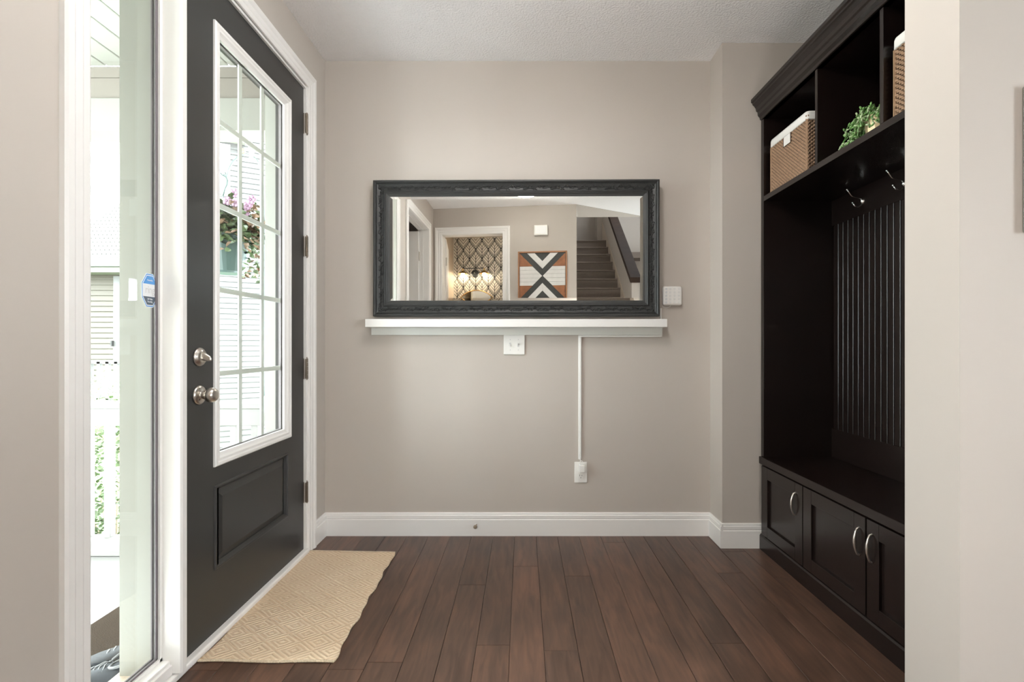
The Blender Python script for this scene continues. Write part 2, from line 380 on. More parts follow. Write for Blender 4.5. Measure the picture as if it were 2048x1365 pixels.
door_casing('trim_2', YS0 - .003, YD1 + .010, ZH + .003, .078, fl_left, 'white casing round the front door and sidelight')
door_casing('trim_3', -.04, .88, 2.43, .088, fl_left, 'white casing of the doorway beside the front door, seen in the mirror')
flr = lambda u, v, z: tuple(LM @ Vector((u, -v, z)))
door_casing('trim_4', SB0, SB1, ZB, .088, flr, 'white casing of the bathroom doorway seen in the mirror')
# jamb linings of the two rear doorways
b = MB(); b.box(XL + .001, -1.262, -.06, -.036, 0, 2.45); b.box(XL + .001, -1.262, .876, .90, 0, 2.45); b.box(XL + .001, -1.262, -.04, .88, 2.426, 2.45); b.box(-1.20, -1.215, -.04, -.028, 0, 2.43); b.box(-1.20, -1.215, -.04, .88, 2.418, 2.43)
b.build('trim_5', trimw, kind=S, label='white jamb lining of the doorway beside the front door, seen in the mirror', cat='door jamb')
b = MB(LM); b.box(SB0 - .02, SB0 + .003, -.002, .13, 0, ZB + .02); b.box(SB1 - .003, SB1 + .02, -.002, .13, 0, ZB + .02); b.box(SB0, SB1, -.002, .13, ZB - .003, ZB + .02)
b.build('trim_6', trimw, kind=S, label='white jamb lining of the bathroom doorway in the mirror', cat='door jamb')

# open interior door leaves
def panel_door(name, M, w_, h_, label):
    t = thing(name, label, 'door', tuple(M @ Vector((0, 0, 0))), kind=S)
    b = MB(M); b.box(0, w_, 0, .035, .01, h_); b.build('door_leaf', trimw, t, bevel=.002)
    b = MB(M)
    for z0, z1 in ((.25, 1.05), (1.2, h_ - .2)):
        b.box(.12, w_ - .12, -.006, .041, z0, z1)
    b.build('raised_panel', trimw, t, bevel=.005)
    for z in (.3, 1.2, h_ - .28):
        b = MB(M); b.lathe([(.006, -.05), (.006, .05)], (-.004, -.006, z), n=10); b.box(-.002, .0, 0, .034, z - .05, z + .05); b.build('hinge', nickel, t)
    return t
panel_door('door_2', Matrix.Translation((-1.245, -.028, 0)) @ Matrix.Rotation(R(180), 4, 'Z') @ Matrix.Scale(-1, 4, (0, 1, 0)), .88, 2.40, 'open white door in the doorway next to the front door, seen in the mirror')
panel_door('door_3', LM @ Matrix.Translation((SB0 + .012, .135, 0)) @ Matrix.Rotation(R(103), 4, 'Z'), .70, 2.41, 'white bathroom door standing open inside, seen edge-on in the mirror')

# ------------------------------------------------------------------ front door frame, sidelight
fr = thing('trim_7', 'white front door frame with mullion post and threshold', 'door frame', (XL, 1.63, 0), kind=S)
# mullion post between sidelight and door
b = MB(); b.prism([(1.600, -1.20), (1.600, -1.118), (1.606, -1.113), (1.622, -1.113), (1.628, -1.118), (1.632, -1.128), (1.650, -1.130), (1.655, -1.142), (1.667, -1.150), (1.667, -1.20)], lambda u, v, t: (v, u, t), .03, ZH)
b.build('mullion_post', trimw, fr)
b = MB(); b.box(-1.20, -1.325, 1.611, 1.690, -.02, ZH + .02); b.build('outer_mullion', jambm, fr)
b = MB(); b.box(-1.20, -1.325, YS0 - .02, YS0 + .003, -.02, ZH); b.box(-1.2, -1.325, YS0, 2.60, ZH - .012, ZH + .03); b.build('outer_jamb', jambm, fr)
b = MB(); b.box(-1.20, -1.355, 2.580, 2.64, -.1, ZH + .03); b.build('outer_jamb', jambm, fr)
b = MB(); b.box(XL + .001, -1.20, YS0 - .012, YS0 + .003, .0, ZH); b.box(XL + .001, -1.2, YD1 - .004, YD1 + .012, .0, ZH); b.box(XL, -1.2, YS0, YD1, ZH - .012, ZH + .004)
b.build('inner_jamb', trimw, fr)
b = MB(); b.box(-1.128, -1.165, YS0 - .06, 2.60, 0, .026); b.build('sill_strip', trimw, fr, bevel=.008, seg=3)
b = MB(); b.box(-1.169, -1.34, YS0, 2.60, -.02, .014); b.build('threshold', tanm, fr, label='tan metal threshold')
b = MB(); b.box(-1.150, -1.166, YD0 + .004, YD1 - .01, .014, .020); b.build('door_sweep', blackp, fr)

sl = thing('window_1', 'tall narrow sidelight window left of the front door', 'window', (-1.187, 1.445, 0), kind=S)
b = MB(); b.box(-1.142, -1.20, YS0, YS1, .026, .060); b.box(-1.150, -1.2, YS0, YS1, .055, .072)
b.build('sill', trimw, sl, bevel=.003)
b = MB(); b.box(-1.176, -1.196, YS0, YS0 + .014, .07, ZH - .012); b.box(-1.176, -1.196, YS1 - .010, YS1 + .001, .07, ZH - .012); b.box(-1.176, -1.196, YS0, YS1, .07, .082)
b.build('glazing_stop', trimw, sl)
b = MB()
for xx in (-1.183, -1.196):
    b.box(xx, xx - .004, YS0 + .01, YS0 + .016, .08, ZH); b.box(xx, xx - .004, YS1 - .019, YS1 - .010, .08, ZH); b.box(xx, xx - .004, YS0 + .014, YS1 - .014, .08, .089)
b.build('seal', sealm, sl)
MB().box(-1.188, -1.191, YS0 + .002, YS1 - .002, .075, ZH - .01).build('pane', glassm, sl)

# ------------------------------------------------------------------ front door
XD = -1.155
dr = thing('door_1', 'charcoal black front door with tall fifteen-pane window and raised lower panel', 'door', (XD, 2.58, .02), kind=S)
gy0, gy1, gz0, gz1 = 1.862, 2.398, .676, 2.290    # glass cut-out
py0, py1, pz0, pz1 = 1.835, 2.412, .256, .574
TH = .044
b = MB()
y0, y1, z0, z1 = YD0 + .006, YD1 - .008, .022, ZH - .004
b.box(XD, XD - TH, y0, gy0, z0, z1); b.box(XD, XD - TH, gy1, y1, z0, z1); b.box(XD, XD - TH, gy0, gy1, gz1, z1); b.box(XD, XD - TH, gy0, gy1, pz1, gz0)
b.box(XD, XD - TH, gy0, gy1, z0, pz0); b.box(XD - .012, XD - TH, gy0, gy1, pz0, pz1)
b.box(XD, XD - TH, gy0, py0, pz0 - .0, pz1)
bmesh.ops.remove_doubles(b.bm, verts=b.bm.verts[:], dist=1e-5)
b.build('door_slab', doorm, dr)
def frame_ring(mb, y0, y1, z0, z1, prof, X):
    """mitred picture ring on the x=X plane. prof: (inset, out)"""
    rings = []
    for cy, cz, sy, sz in ((y0, z0, 1, 1), (y1, z0, -1, 1), (y1, z1, -1, -1), (y0, z1, 1, -1)):
        rings.append([(X + v, cy + sy * u, cz + sz * u) for u, v in prof])
    rings.append(rings[0]); mb.loft(rings, cap=False)
b = MB()   # lower panel moulding and raised field
frame_ring(b, py0, py1, pz0, pz1, [(0, .0), (.004, .005), (.010, .005), (.014, -.001), (.022, -.009), (.022, -.012), (0, -.012)], XD)
b.build('panel_moulding', doorm, dr)
b = MB(); q = .030
b.loft([[(XD - .0115, py0 + a, pz0 + a), (XD - .0115, py1 - a, pz0 + a), (XD - .0115, py1 - a, pz1 - a), (XD - .0115, py0 + a, pz1 - a)] for a in (.020,)] +
       [[(XD - .010, py0 + .026, pz0 + .026), (XD - .010, py1 - .026, pz0 + .026), (XD - .010, py1 - .026, pz1 - .026), (XD - .010, py0 + .026, pz1 - .026)],
        [(XD - .001, py0 + .052, pz0 + .052), (XD - .001, py1 - .052, pz0 + .052), (XD - .001, py1 - .052, pz1 - .052), (XD - .001, py0 + .052, pz1 - .052)]])
b.build('raised_panel', doorm, dr)
# white lite frame
b = MB()
frame_ring(b, 1.829, 2.432, .646, 2.320, [(0, -.002), (0, .007), (.005, .012), (.014, .012), (.019, .008), (.028, .008), (.036, .001), (.047, -.004), (.047, -.014), (0, -.014)], XD)
b.build('lite_frame', trimw, dr)
iy0, iy1, iz0, iz1 = 1.876, 2.385, .693, 2.273
MB().box(XD - .016, XD - .018, iy0 - .01, iy1 + .01, iz0 - .01, iz1 + .01).build('pane', glassm, dr)
b = MB(); frame_ring(b, iy0 - .006, iy1 + .006, iz0 - .006, iz1 + .006, [(0, 0), (.010, 0), (.010, -.012), (0, -.012)], XD - .019)
b.build('spacer', sealm, dr)
xg = XD - .025
for k in (1, 2):
    yy = 1.872 + (2.392 - 1.872) * k / 3
    MB().box(xg + .003, xg - .003, yy - .0115, yy + .0115, iz0, iz1).build('muntin', muntm, dr)
for z in (.992, 1.318, 1.645, 1.972):
    MB().box(xg + .0035, xg - .0035, iy0, iy1, z - .010, z + .010).build('muntin', muntm, dr)
# outer moulding ring
b = MB(); frame_ring(b, 1.835, 2.426, .652, 2.314, [(0, -.004), (.04, -.004), (.04, -.018), (0, -.018)], XD - .030)
b.build('outer_lite_frame', doorm, dr)
# deadbolt
kb = MB(); kb.lathe([(.0335, .0), (.0335, .004), (.031, .008), (.027, .009), (.0255, .013), (.012, .014), (.0, .0141)], (XD, 1.749, 1.0605), 'x', 28)
db = kb.build('deadbolt', nickel, dr, smooth=True, label='satin nickel deadbolt plate')
k = MB()
k.loft([[(XD + h, 1.749 + a * wy + off, 1.0605 + bz * wz + oz) for a, bz in ((-1, -.6), (-.6, -1), (.6, -1), (1, -.6), (1, .6), (.6, 1), (-.6, 1), (-1, .6))] for h, wy, wz, off, oz in ((.010, .006, .015, 0, .003), (.018, .005, .015, .001, .002), (.026, .004, .013, .002, -.002), (.036, .003, .009, .004, -.006), (.042, .002, .005, .005, -.009))])
k.build('thumb_turn', nickel, db, smooth=True)
kb = MB(); kb.lathe([(.0345, .0), (.0345, .003), (.032, .007), (.026, .010), (.016, .012), (.013, .014), (.0125, .020), (.016, .022), (.015, .026), (.018, .030), (.0245, .036), (.0268, .044), (.026, .052), (.021, .060), (.012, .0645), (0, .0655)], (XD, 1.748, .9245), 'x', 32)
kn = kb.build('door_knob', nickel, dr, smooth=True, label='round satin nickel door knob')
MB().lathe([(.0, 0), (.003, .0), (.003, .002), (0, .002)], (XD + .0095, 1.737, .910), 'x', 10).build('screw', blackp, kn)
for z in (2.274, 1.624, .977, .324):
    h = MB(); yy = 2.590; xk = -1.143
    h.box(XD + .002, XD - .02, 2.584, 2.589, z - .054, z + .054); h.build('hinge_leaf', hingem, dr).name = 'hinge_leaf'
    k = MB()
    for j in range(5):
        zz = z - .054 + j * .0218; k.lathe([(.0068, .0006), (.0068, .0212)], (xk, 2.596, zz), n=12)
    k.lathe([(.003, 0), (.005, .004), (0, .007)], (xk, 2.596, z + .055), n=10); k.lathe([(0, -.007), (.005, -.004), (.003, 0)], (xk, 2.596, z - .054), n=10)
    k.box(xk - .001, xk + .0015, 2.580, 2.596, z - .052, z + .052)
    k.build('hinge', hingem, dr, smooth=False)
# security sticker on the sidelight (octagon)
st = thing('window_sticker', 'small octagonal blue and white security sticker on the sidelight glass', 'sticker', (-1.186, 1.557, 1.277))
cy, cz, rr = 1.5605, 1.277, .0505
def oct_(r): return [(cy + r * .62 * math.cos(a) / math.cos(PI / 8) , cz + r * math.sin(a) / math.cos(PI / 8)) for a in [PI / 8 + k * PI / 4 for k in range(8)]]
def clipz(poly, lo, hi):
    def half(p, f):
        out = []
        for i in range(len(p)):
            a, c = p[i], p[(i + 1) % len(p)]; fa, fc = f(a), f(c)
            if fa >= 0: out.append(a)
            if fa * fc < 0: tt = fa / (fa - fc); out.append((a[0] + (c[0] - a[0]) * tt, a[1] + (c[1] - a[1]) * tt))
        return out
    return half(half(poly, lambda p: p[1] - lo), lambda p: hi - p[1])
fx = lambda u, v, t: (t, u, v)
MB().prism(oct_(.054), fx, -1.1876, -1.1872).build('sticker_base', swhite, st)
MB().prism(oct_(.052), fx, -1.1872, -1.1870).build('sticker_rim', bluep, st)
MB().prism(oct_(.0485), fx, -1.1870, -1.1867).build('sticker_field', swhite, st)
MB().prism(clipz(oct_(.046), cz + .020, cz + .06), fx, -1.1867, -1.1865).build('sticker_band', bluep, st)
MB().prism(clipz(oct_(.046), cz - .06, cz - .020), fx, -1.1867, -1.1865).build('sticker_band', sgrey, st)
def text(body, size, loc, rot, m, parent, name='lettering', align='CENTER', ext=.0002, sx=1.0):
    c = bpy.data.curves.new(name, 'FONT'); c.body = body; c.size = size; c.align_x = align; c.align_y = 'CENTER'; c.extrude = ext
    q = bpy.data.objects.new(name, c); COL.objects.link(q); bpy.context.view_layer.update()
    me = bpy.data.meshes.new_from_object(q.evaluated_get(bpy.context.evaluated_depsgraph_get())); bpy.data.objects.remove(q)
    me.materials.clear(); me.materials.append(m); o = bpy.data.objects.new(name, me); COL.objects.link(o)
    o.matrix_basis = parent_world(parent).inverted() @ Matrix.Translation(loc) @ rot @ Matrix.Diagonal((sx, 1, 1, 1)); o.parent = parent; return o
RX = Matrix(((0, 0, 1, 0), (1, 0, 0, 0), (0, 1, 0, 0), (0, 0, 0, 1)))     # text facing +x, reading along +y
RY = Matrix(((1, 0, 0, 0), (0, 0, -1, 0), (0, 1, 0, 0), (0, 0, 0, 1)))     # facing -y
text('ring', .034, (-1.1864, cy, cz + .001), RX, greyp, st, sx=.75)
text('Protected by', .0068, (-1.1862, cy, cz + .032), RX, swhite, st, sx=.62)
text('24/7 Video\nRecording', .008, (-1.1862, cy, cz - .032), RX, swhite, st, sx=.62)

# ------------------------------------------------------------------ rug
nx, ny = 40, 70; rows = []
C4 = {'a': (-1.128, 1.706), 'b': (-.656, 1.701), 'c': (-.673, 2.588), 'd': (-1.138, 2.607)}
def rugpt(u, v, z):
    p = Vector(C4['a']).lerp(Vector(C4['b']), u).lerp(Vector(C4['d']).lerp(Vector(C4['c']), u), v)
    wob = (.004 * math.sin(v * 21 + 1) + .003 * math.sin(v * 47)) * (u ** 3)
    wob2 = .003 * math.sin(u * 9) * ((1 - v) ** 3)
    hz = .0016 * math.sin(v * 17 + u * 3) * u + .001 * math.sin(u * 20) * (1 - v)
    if u < .12: wob += .006 * math.sin(v * 13) * (.12 - u) / .12
    return (p.x + wob, p.y + wob2, z + max(0, hz + .0022))
bm_ = MB(); tops = [[bm_._v(rugpt(i / nx, j / ny, .0045)) for i in range(nx + 1)] for j in range(ny + 1)]
bots = [[bm_._v((*rugpt(i / nx, j / ny, 0)[:2], .0008)) for i in range(nx + 1)] for j in range(ny + 1)]
for j in range(ny):
    for i in range(nx):
        bm_.bm.faces.new((tops[j][i], tops[j][i + 1], tops[j + 1][i + 1], tops[j + 1][i])); bm_.bm.faces.new((bots[j][i], bots[j + 1][i], bots[j + 1][i + 1], bots[j][i + 1]))
for j in range(ny):
    for i in (0, nx): bm_.bm.faces.new((tops[j][i], tops[j + 1][i], bots[j + 1][i], bots[j][i]))
for i in range(nx):
    for j in (0, ny): bm_.bm.faces.new((tops[j][i], tops[j][i + 1], bots[j][i + 1], bots[j][i]))
rug = thing('rug', 'beige woven diamond pattern doormat in front of the black door', 'rug', (-.9, 2.15, 0))
bm_.build('woven_field', rugm, rug, smooth=True)
for v0 in (0, 1):
    b = MB(); n = 90
    for i in range(n):
        p = rugpt((i + .5) / n, v0, .005); b.ball((p[0], p[1] + (-.003 if v0 == 0 else .003), .0055), (.0034, .0065, .0048), 1)
    b.build('braided_hem', mat('hem_%d' % v0, (.64, .53, .39), .95, noise=(100, .2)), rug, smooth=True)

# ------------------------------------------------------------------ back wall: mirror, ledge, switch, outlet, keypad, raceway
YAW = R(-.6)
mr = thing('wall_mirror', 'wide black carved frame mirror hanging above the white ledge', 'mirror', (-.037, 2.785, 1.6515), rotz=YAW)
MM = parent_world(mr)
HW, HH, FW = .8105, .3865, .0905
b = MB(MM)
prof = [(0, .030), (0, -.014), (.003, -.018), (.010, -.019), (.014, -.016), (.017, -.0125), (.020, -.0145), (.024, -.0115), (.040, -.004), (.056, -.0055), (.061, -.0095), (.066, -.011), (.069, -.008), (.073, -.0075), (.078, -.004), (.084, -.0025), (FW, .0005), (FW, .006), (FW - .01, .030)]
rings = []
for cx_, cz_, sx_, sz_ in ((-HW, -HH, 1, 1), (HW, -HH, -1, 1), (HW, HH, -1, -1), (-HW, HH, 1, -1)):
    rings.append([(cx_ + sx_ * u, v, cz_ + sz_ * u) for u, v in prof])
rings.append(rings[0]); b.loft(rings, cap=False); b.build('frame', frm, mr)
# carved scroll ornament lying in the cove
b = MB(MM)
def sweep_orn(L, place, n):
    pit = L / n
    for i in range(n):
        c = (i + .5) * pit
        flip = 1 if i % 2 else -1
        pts = []
        for k in range(9):    # S scroll
            t = k / 8; pts.append(place(c - pit * .48 + pit * .96 * t, .040 + flip * .0115 * math.sin(t * 2 * PI), -.0085))
        b.tube(pts, .0016, 5)
        for k in range(6):
            a = c - pit * .42 + pit * .84 * k / 5; v = .040 + flip * .0115 * math.sin((k / 5) * 2 * PI)
            for sgn in (-1, 1):
                p = [place(a, v, -.0075), place(a + .005 * flip, v + sgn * .0055, -.0098), place(a + .012, v + sgn * .0085, -.0065)]
                b.tube(p, .0018, 5, rr=[.0012, .0026, .0006])
        for q in range(2):
            aa = c + (q - .5) * pit * .5
            b.tube([place(aa + .006 * math.cos(g) * (1 - g / 9), .040 + .006 * math.sin(g) * (1 - g / 9), -.0075) for g in [j * .9 for j in range(6)]], .0013, 4)
    m_ = int(L / .0075)
    for i in range(m_):      # beaded line on the outer edge of the cove
        p = place((i + .5) * L / m_, .0205, -.0143); b.ball(p, (.0028, .0018, .0021), 1)
Lh = 2 * HW - 2 * .04; Lv = 2 * HH - 2 * .04
sweep_orn(Lh, lambda a, u, v: (-HW + .04 + a, v, HH - u), 20)
sweep_orn(Lh, lambda a, u, v: (-HW + .04 + a, v, -HH + u), 20)
sweep_orn(Lv, lambda a, u, v: (-HW + u, v, -HH + .04 + a), 9)
sweep_orn(Lv, lambda a, u, v: (HW - u, v, -HH + .04 + a), 9)
for sx_ in (-1, 1):
    for sz_ in (-1, 1):
        for k in range(5):
            an = R(45 + (k - 2) * 24); p0 = Vector((sx_ * (HW - .03), -.008, sz_ * (HH - .03)))
            e_ = p0 + Vector((-sx_ * math.cos(an) * .022, .001, -sz_ * math.sin(an) * .022))
            b.tube([tuple(p0), tuple((p0 + e_) / 2 + Vector((0, -.0035, 0))), tuple(e_)], .002, 5, rr=[.001, .0032, .0008])
b.build('carved_scrollwork', frm, mr, smooth=True, kind='stuff')
gw, gh, bv = HW - FW + .004, HH - FW + .004, .0205
b = MB(MM); yb = .0045; tl = .0009
def q4(w_, h_, y_): return [(-w_, y_, -h_), (w_, y_, -h_), (w_, y_, h_), (-w_, y_, h_)]
i4, o4 = q4(gw - bv, gh - bv * .9, 0), q4(gw, gh, tl)
b.poly(i4); b.build('mirror_glass', mirm, mr)
b = MB(MM)
for k in range(4): b.poly([i4[k], i4[(k + 1) % 4], o4[(k + 1) % 4], o4[k]])
b.build('bevelled_edge', mirm, mr)
MB(MM).box(-gw, gw, .006, .034, -gh, gh).build('backing', blackp, mr)

lg = thing('wall_ledge', 'narrow white floating ledge shelf under the mirror', 'shelf', (0, YB, 1.24))
MB().box(-.881, .810, 2.742, YB - .001, 1.2035, 1.2485).build('shelf_board', trimw, lg, bevel=.0015)
MB().box(-.871, .806, 2.822, YB - .001, 1.160, 1.2035).build('apron', mat('apron_paint', (.70, .71, .67), .4, noise=(3, .02)), lg, bevel=.001)

sw = thing('light_switch', 'double white toggle light switch under the ledge', 'light switch', (-.048, YB, 1.105))
MB().box(-.1085, .013, 2.830, YB - .0005, 1.047, 1.161).build('plate', whitep, sw, bevel=.003, seg=3)
for cx_, up in ((-.071, -1), (-.024, 1)):
    MB().box(cx_ - .0055, cx_ + .0055, 2.8294, 2.831, 1.092, 1.116).build('toggle_slot', greyp, sw)
    MB().prism([(0, -.004), (0, .004), (-.012, up * .010 + .003), (-.012, up * .010 - .003)], lambda u, v, t: (t, 2.830 + u, 1.104 + v), cx_ - .004, cx_ + .004).build('toggle', whitep, sw, bevel=.001)
    for zz in (1.074, 1.134): MB().lathe([(0, -.001), (.003, -.001), (.003, .001), (0, .001)], (cx_, 2.830, zz), 'y', 10).build('screw', greyp, sw)

ol = thing('power_outlet', 'white duplex wall outlet with a charger above the baseboard', 'outlet', (.337, YB, .365))
MB().box(.300, .374, 2.831, YB - .0005, .306, .426).build('plate', whitep, ol, bevel=.003, seg=3)
b = MB(); b.lathe([(0, 0), (.0165, 0), (.0165, -.0025), (.0, -.0025)], (.337, 2.8312, .344), 'y', 24); b.build('socket', whitep, ol)
b = MB(); b.box(.329, .331, 2.828, 2.829, .345, .354); b.box(.342, .344, 2.828, 2.829, .345, .352); b.lathe([(0, -.001), (.0022, -.001), (.0022, .001), (0, .001)], (.3365, 2.8285, .336), 'y', 10); b.build('slots', blackp, ol)
b = MB(); b.lathe([(0, 0), (.0165, 0), (.0165, -.0025), (.0, -.0025)], (.337, 2.8312, .394), 'y', 24); b.build('socket', whitep, ol)
cg = thing('charger', 'small white cube charger plugged into the outlet', 'charger', (.340, 2.81, .392))
MB().box(.3235, .3575, 2.800, 2.8285, .370, .416).build('charger_body', whitep, cg, bevel=.005, seg=3)
MB().box(.330, .344, 2.806, 2.820, .416, .424).build('cable_plug', whitep, cg, bevel=.002)
cb = MB(); cb.tube([(.337 + .007 * math.cos(a), 2.812, .431 + .007 * math.sin(a)) for a in [R(-60 + 30 * i) for i in range(10)]] + [(.3325, 2.82, .437), (.3325, 2.829, .455)], .0018, 6)
cb.build('cable', whitep, cg, smooth=True)
rc = thing('cable_raceway', 'slim white cable cover running from ledge down to outlet', 'cable cover', (.333, YB, .8))
b = MB(); b.prism([(-.009, 0), (-.009, -.006), (-.005, -.011), (.005, -.011), (.009, -.006), (.009, 0)], lambda u, v, t: (.3325 + u, YB + v, t), .442, 1.158); b.build('vertical_channel', whitep, rc)
b = MB(); b.prism([(-.006, 0), (-.006, -.008), (-.003, -.014), (.003, -.014), (.006, -.008), (.006, 0)], lambda u, v, t: (t, YB + v, 1.1535 + u), .324, .797); b.build('horizontal_channel', whitep, rc)
b = MB(); b.prism([(-.0055, 0), (-.0055, -.010), (.0055, -.010), (.0055, 0)], lambda u, v, t: (.8015 + u, YB + v, t), 1.150, 1.203); b.build('end_channel', whitep, rc, bevel=.002)
b = MB(); b.prism([(-.005, 0), (-.005, -.008), (.005, -.008), (.005, 0)], lambda u, v, t: (.7995 + u, YB + v, t), 1.2495, 1.316); b.build('upper_channel', whitep, rc, bevel=.002)
kp = thing('alarm_keypad', 'square white button keypad mounted right of the mirror', 'keypad', (.862, YB, 1.386))
MB().box(.806, .917, 2.812, YB - .0005, 1.331, 1.441).build('housing', whitep, kp, bevel=.012, seg=4)
for r_ in range(5):
    for c_ in range(4):
        xx = .825 + c_ * .0245; zz = 1.425 - r_ * .0195
        MB().lathe([(0, 0), (.0068, 0), (.0062, -.0012), (0, -.0014)], (xx, 2.8122, zz), 'y', 14).build('button', mat('key_face_%d%d' % (r_, c_), (.70, .72, .72) if c_ == 0 else (.77, .77, .75), .5) if (r_, c_) in ((0, 0), (0, 1)) else (MATS['key_face_00'] if c_ == 0 else MATS['key_face_01']), kp)
b = MB(); b.tube([(.805 + .048 * t, 2.826, 1.326 - .008 * math.sin(t * PI)) for t in [i / 8 for i in range(9)]] + [(.853, 2.83, 1.333)], .0013, 6); b.build('keypad_cable', whitep, kp, smooth=True)
ds = thing('door_stop', 'small brown teardrop door stop on the back baseboard', 'door stop', (-.265, 2.82, .075))
b = MB(); b.loft([[(-.2655 + r_ * math.cos(a) + ox, 2.822 - d_, .079 + r_ * math.sin(a) * 1.0 + oz) for a in [2 * PI * k / 14 for k in range(14)]] for d_, r_, ox, oz in ((-.004, .004, .001, -.012), (.02, .0045, .0005, -.009), (.05, .006, .0, -.004), (.066, .011, .0, .0), (.072, .0112, .0, .001), (.078, .008, 0, .001))])
b.build('rubber_tip', brownm, ds, smooth=True)
b = MB(); b.lathe([(0, 0), (.008, 0), (.007, -.004), (0, -.005)], (-.2665, 2.8235, .064), 'y', 14); b.build('base_washer', trimw, ds)

# ------------------------------------------------------------------ hall tree
XF = 1.295; XBk = 1.672; CY0, CY1 = 1.385, 2.66
ht = thing('hall_tree', 'tall espresso wood hall tree with bench, hooks, cubbies and three doors', 'cabinet', (1.48, 2.02, 0))
zb, zs0, zs1, zt = .50, 1.875, 1.902, 2.318
MB().box(XF, XBk + .02, CY1 - .028, CY1, .50, 2.36).build('side_panel', espr, ht, bevel=.001)
MB().box(XF, XBk + .02, CY0, CY0 + .028, .50, 2.36).build('side_panel', espr, ht, bevel=.001)
MB().box(XBk, XBk + .02, CY0, CY1, .0, 2.36).build('back_panel', espr, ht)
MB().box(XF, XBk, CY0 + .028, CY1 - .028, zs0, zs1).build('shelf', espr, ht, bevel=.0015)
for y in (2.161, 1.768): MB().box(XF, XBk, y - .009, y + .009, zs1, zt).build('divider', espr, ht, bevel=.001)
MB().box(XF, XBk, CY0 + .028, CY1 - .028, zt, zt + .02).build('top_panel', espr, ht)
MB().box(XF, XF + .02, CY0 + .02, CY1 - .02, zt, 2.36).build('top_rail', espr, ht)
# crown
cp = [(0, 2.322), (-.006, 2.324), (-.008, 2.335), (-.018, 2.347), (-.020, 2.366), (-.027, 2.370), (-.030, 2.386), (-.040, 2.400), (-.047, 2.405), (-.048, 2.413), (-.055, 2.418), (-.055, 2.434), (0, 2.436)]
b = MB(); b.loft([[(XF + u, CY1, v) for u, v in cp], [(XF + u, CY0 - .02, v) for u, v in cp]]); b.box(XF, XBk, CY0, CY1, 2.36, 2.432); b.build('crown_moulding', espr, ht)
# bench, base
MB().box(XF - .013, XBk, CY0, CY1, zb - .040, zb).build('bench_top', bench, ht, bevel=.004)
MB().box(XF + .004, XBk, CY0, CY1, .086, zb - .040).build('base_carcass', espr, ht)
kpz = [(0, 0), (-.012, 0), (-.012, .072), (-.008, .080), (0, .086)]
b = MB(); b.loft([[(XF + u, CY1, v) for u, v in kpz], [(XF + u, CY0, v) for u, v in kpz]]); b.build('toe_board', espr, ht)
# bead board
MB().box(XBk - .012, XBk, CY0 + .028, CY1 - .028, zb, .654).build('lower_rail', espr, ht, bevel=.001)
MB().box(XBk - .012, XBk, CY0 + .028, CY1 - .028, 1.741, zs0).build('hook_rail', espr, ht, bevel=.001)
yb_ = 2.6185; pit = .0385
while yb_ > CY0 + .04:
    b = MB(); y2 = max(yb_ - pit + .0006, CY0 + .028); y1_ = min(yb_, CY1 - .029)
    pts = [(0, y1_), (0, y2), (-.006, y2)]
    pts += [(-.006 - .0022 * math.sin(a), y2 + .0034 - .0034 * math.cos(a)) for a in [PI * k / 6 for k in range(1, 6)]]
    pts += [(-.006, y2 + .0068), (-.0045, y2 + .0082), (-.0045, y1_ - .001), (-.003, y1_)]
    b.prism(pts, lambda u, v, t: (XBk - .001 + u, v, t), .654, 1.741); b.build('bead_board', espr, ht)
    yb_ -= pit
# doors
def pull(y, zc):
    b = MB(); hh = .052; pts = []
    x0 = XF - .002
    pts = [(x0, y, zc + hh), (x0 - .014, y, zc + hh), (x0 - .022, y, zc + hh - .004), (x0 - .027, y, zc + hh - .016), (x0 - .031, y, zc + .018), (x0 - .032, y, zc), (x0 - .031, y, zc - .018), (x0 - .027, y, zc - hh + .016), (x0 - .022, y, zc - hh + .004), (x0 - .014, y, zc - hh), (x0, y, zc - hh)]
    b.tube(pts, .004, 8, rr=[.0055, .004, .0038, .0042, .0055, .006, .0055, .0042, .0038, .004, .0055]); return b
dw = [(2.624, 2.240, 2.299), (2.234, 1.829, 1.862), (1.821, 1.421, 1.794)]
for ya, yb2, hy in dw:
    d = MB(); z0, z1 = .092, .457; X0 = XF - .016; sw_ = .062
    y_hi, y_lo = ya, yb2
    d.box(X0, XF + .003, y_lo, y_lo + sw_, z0, z1); d.box(X0, XF + .003, y_hi - sw_, y_hi, z0, z1); d.box(X0, XF + .003, y_lo + sw_, y_hi - sw_, z0, z0 + .058); d.box(X0, XF + .003, y_lo + sw_, y_hi - sw_, z1 - .060, z1)
    do = d.build('cabinet_door', espr, ht, bevel=.0012)
    MB().box(XF - .005, XF + .003, y_lo + sw_, y_hi - sw_, z0 + .055, z1 - .058).build('door_panel', espr, do)
    pull(hy, .357).build('handle', nickel, do, smooth=True, label='curved satin nickel pull')
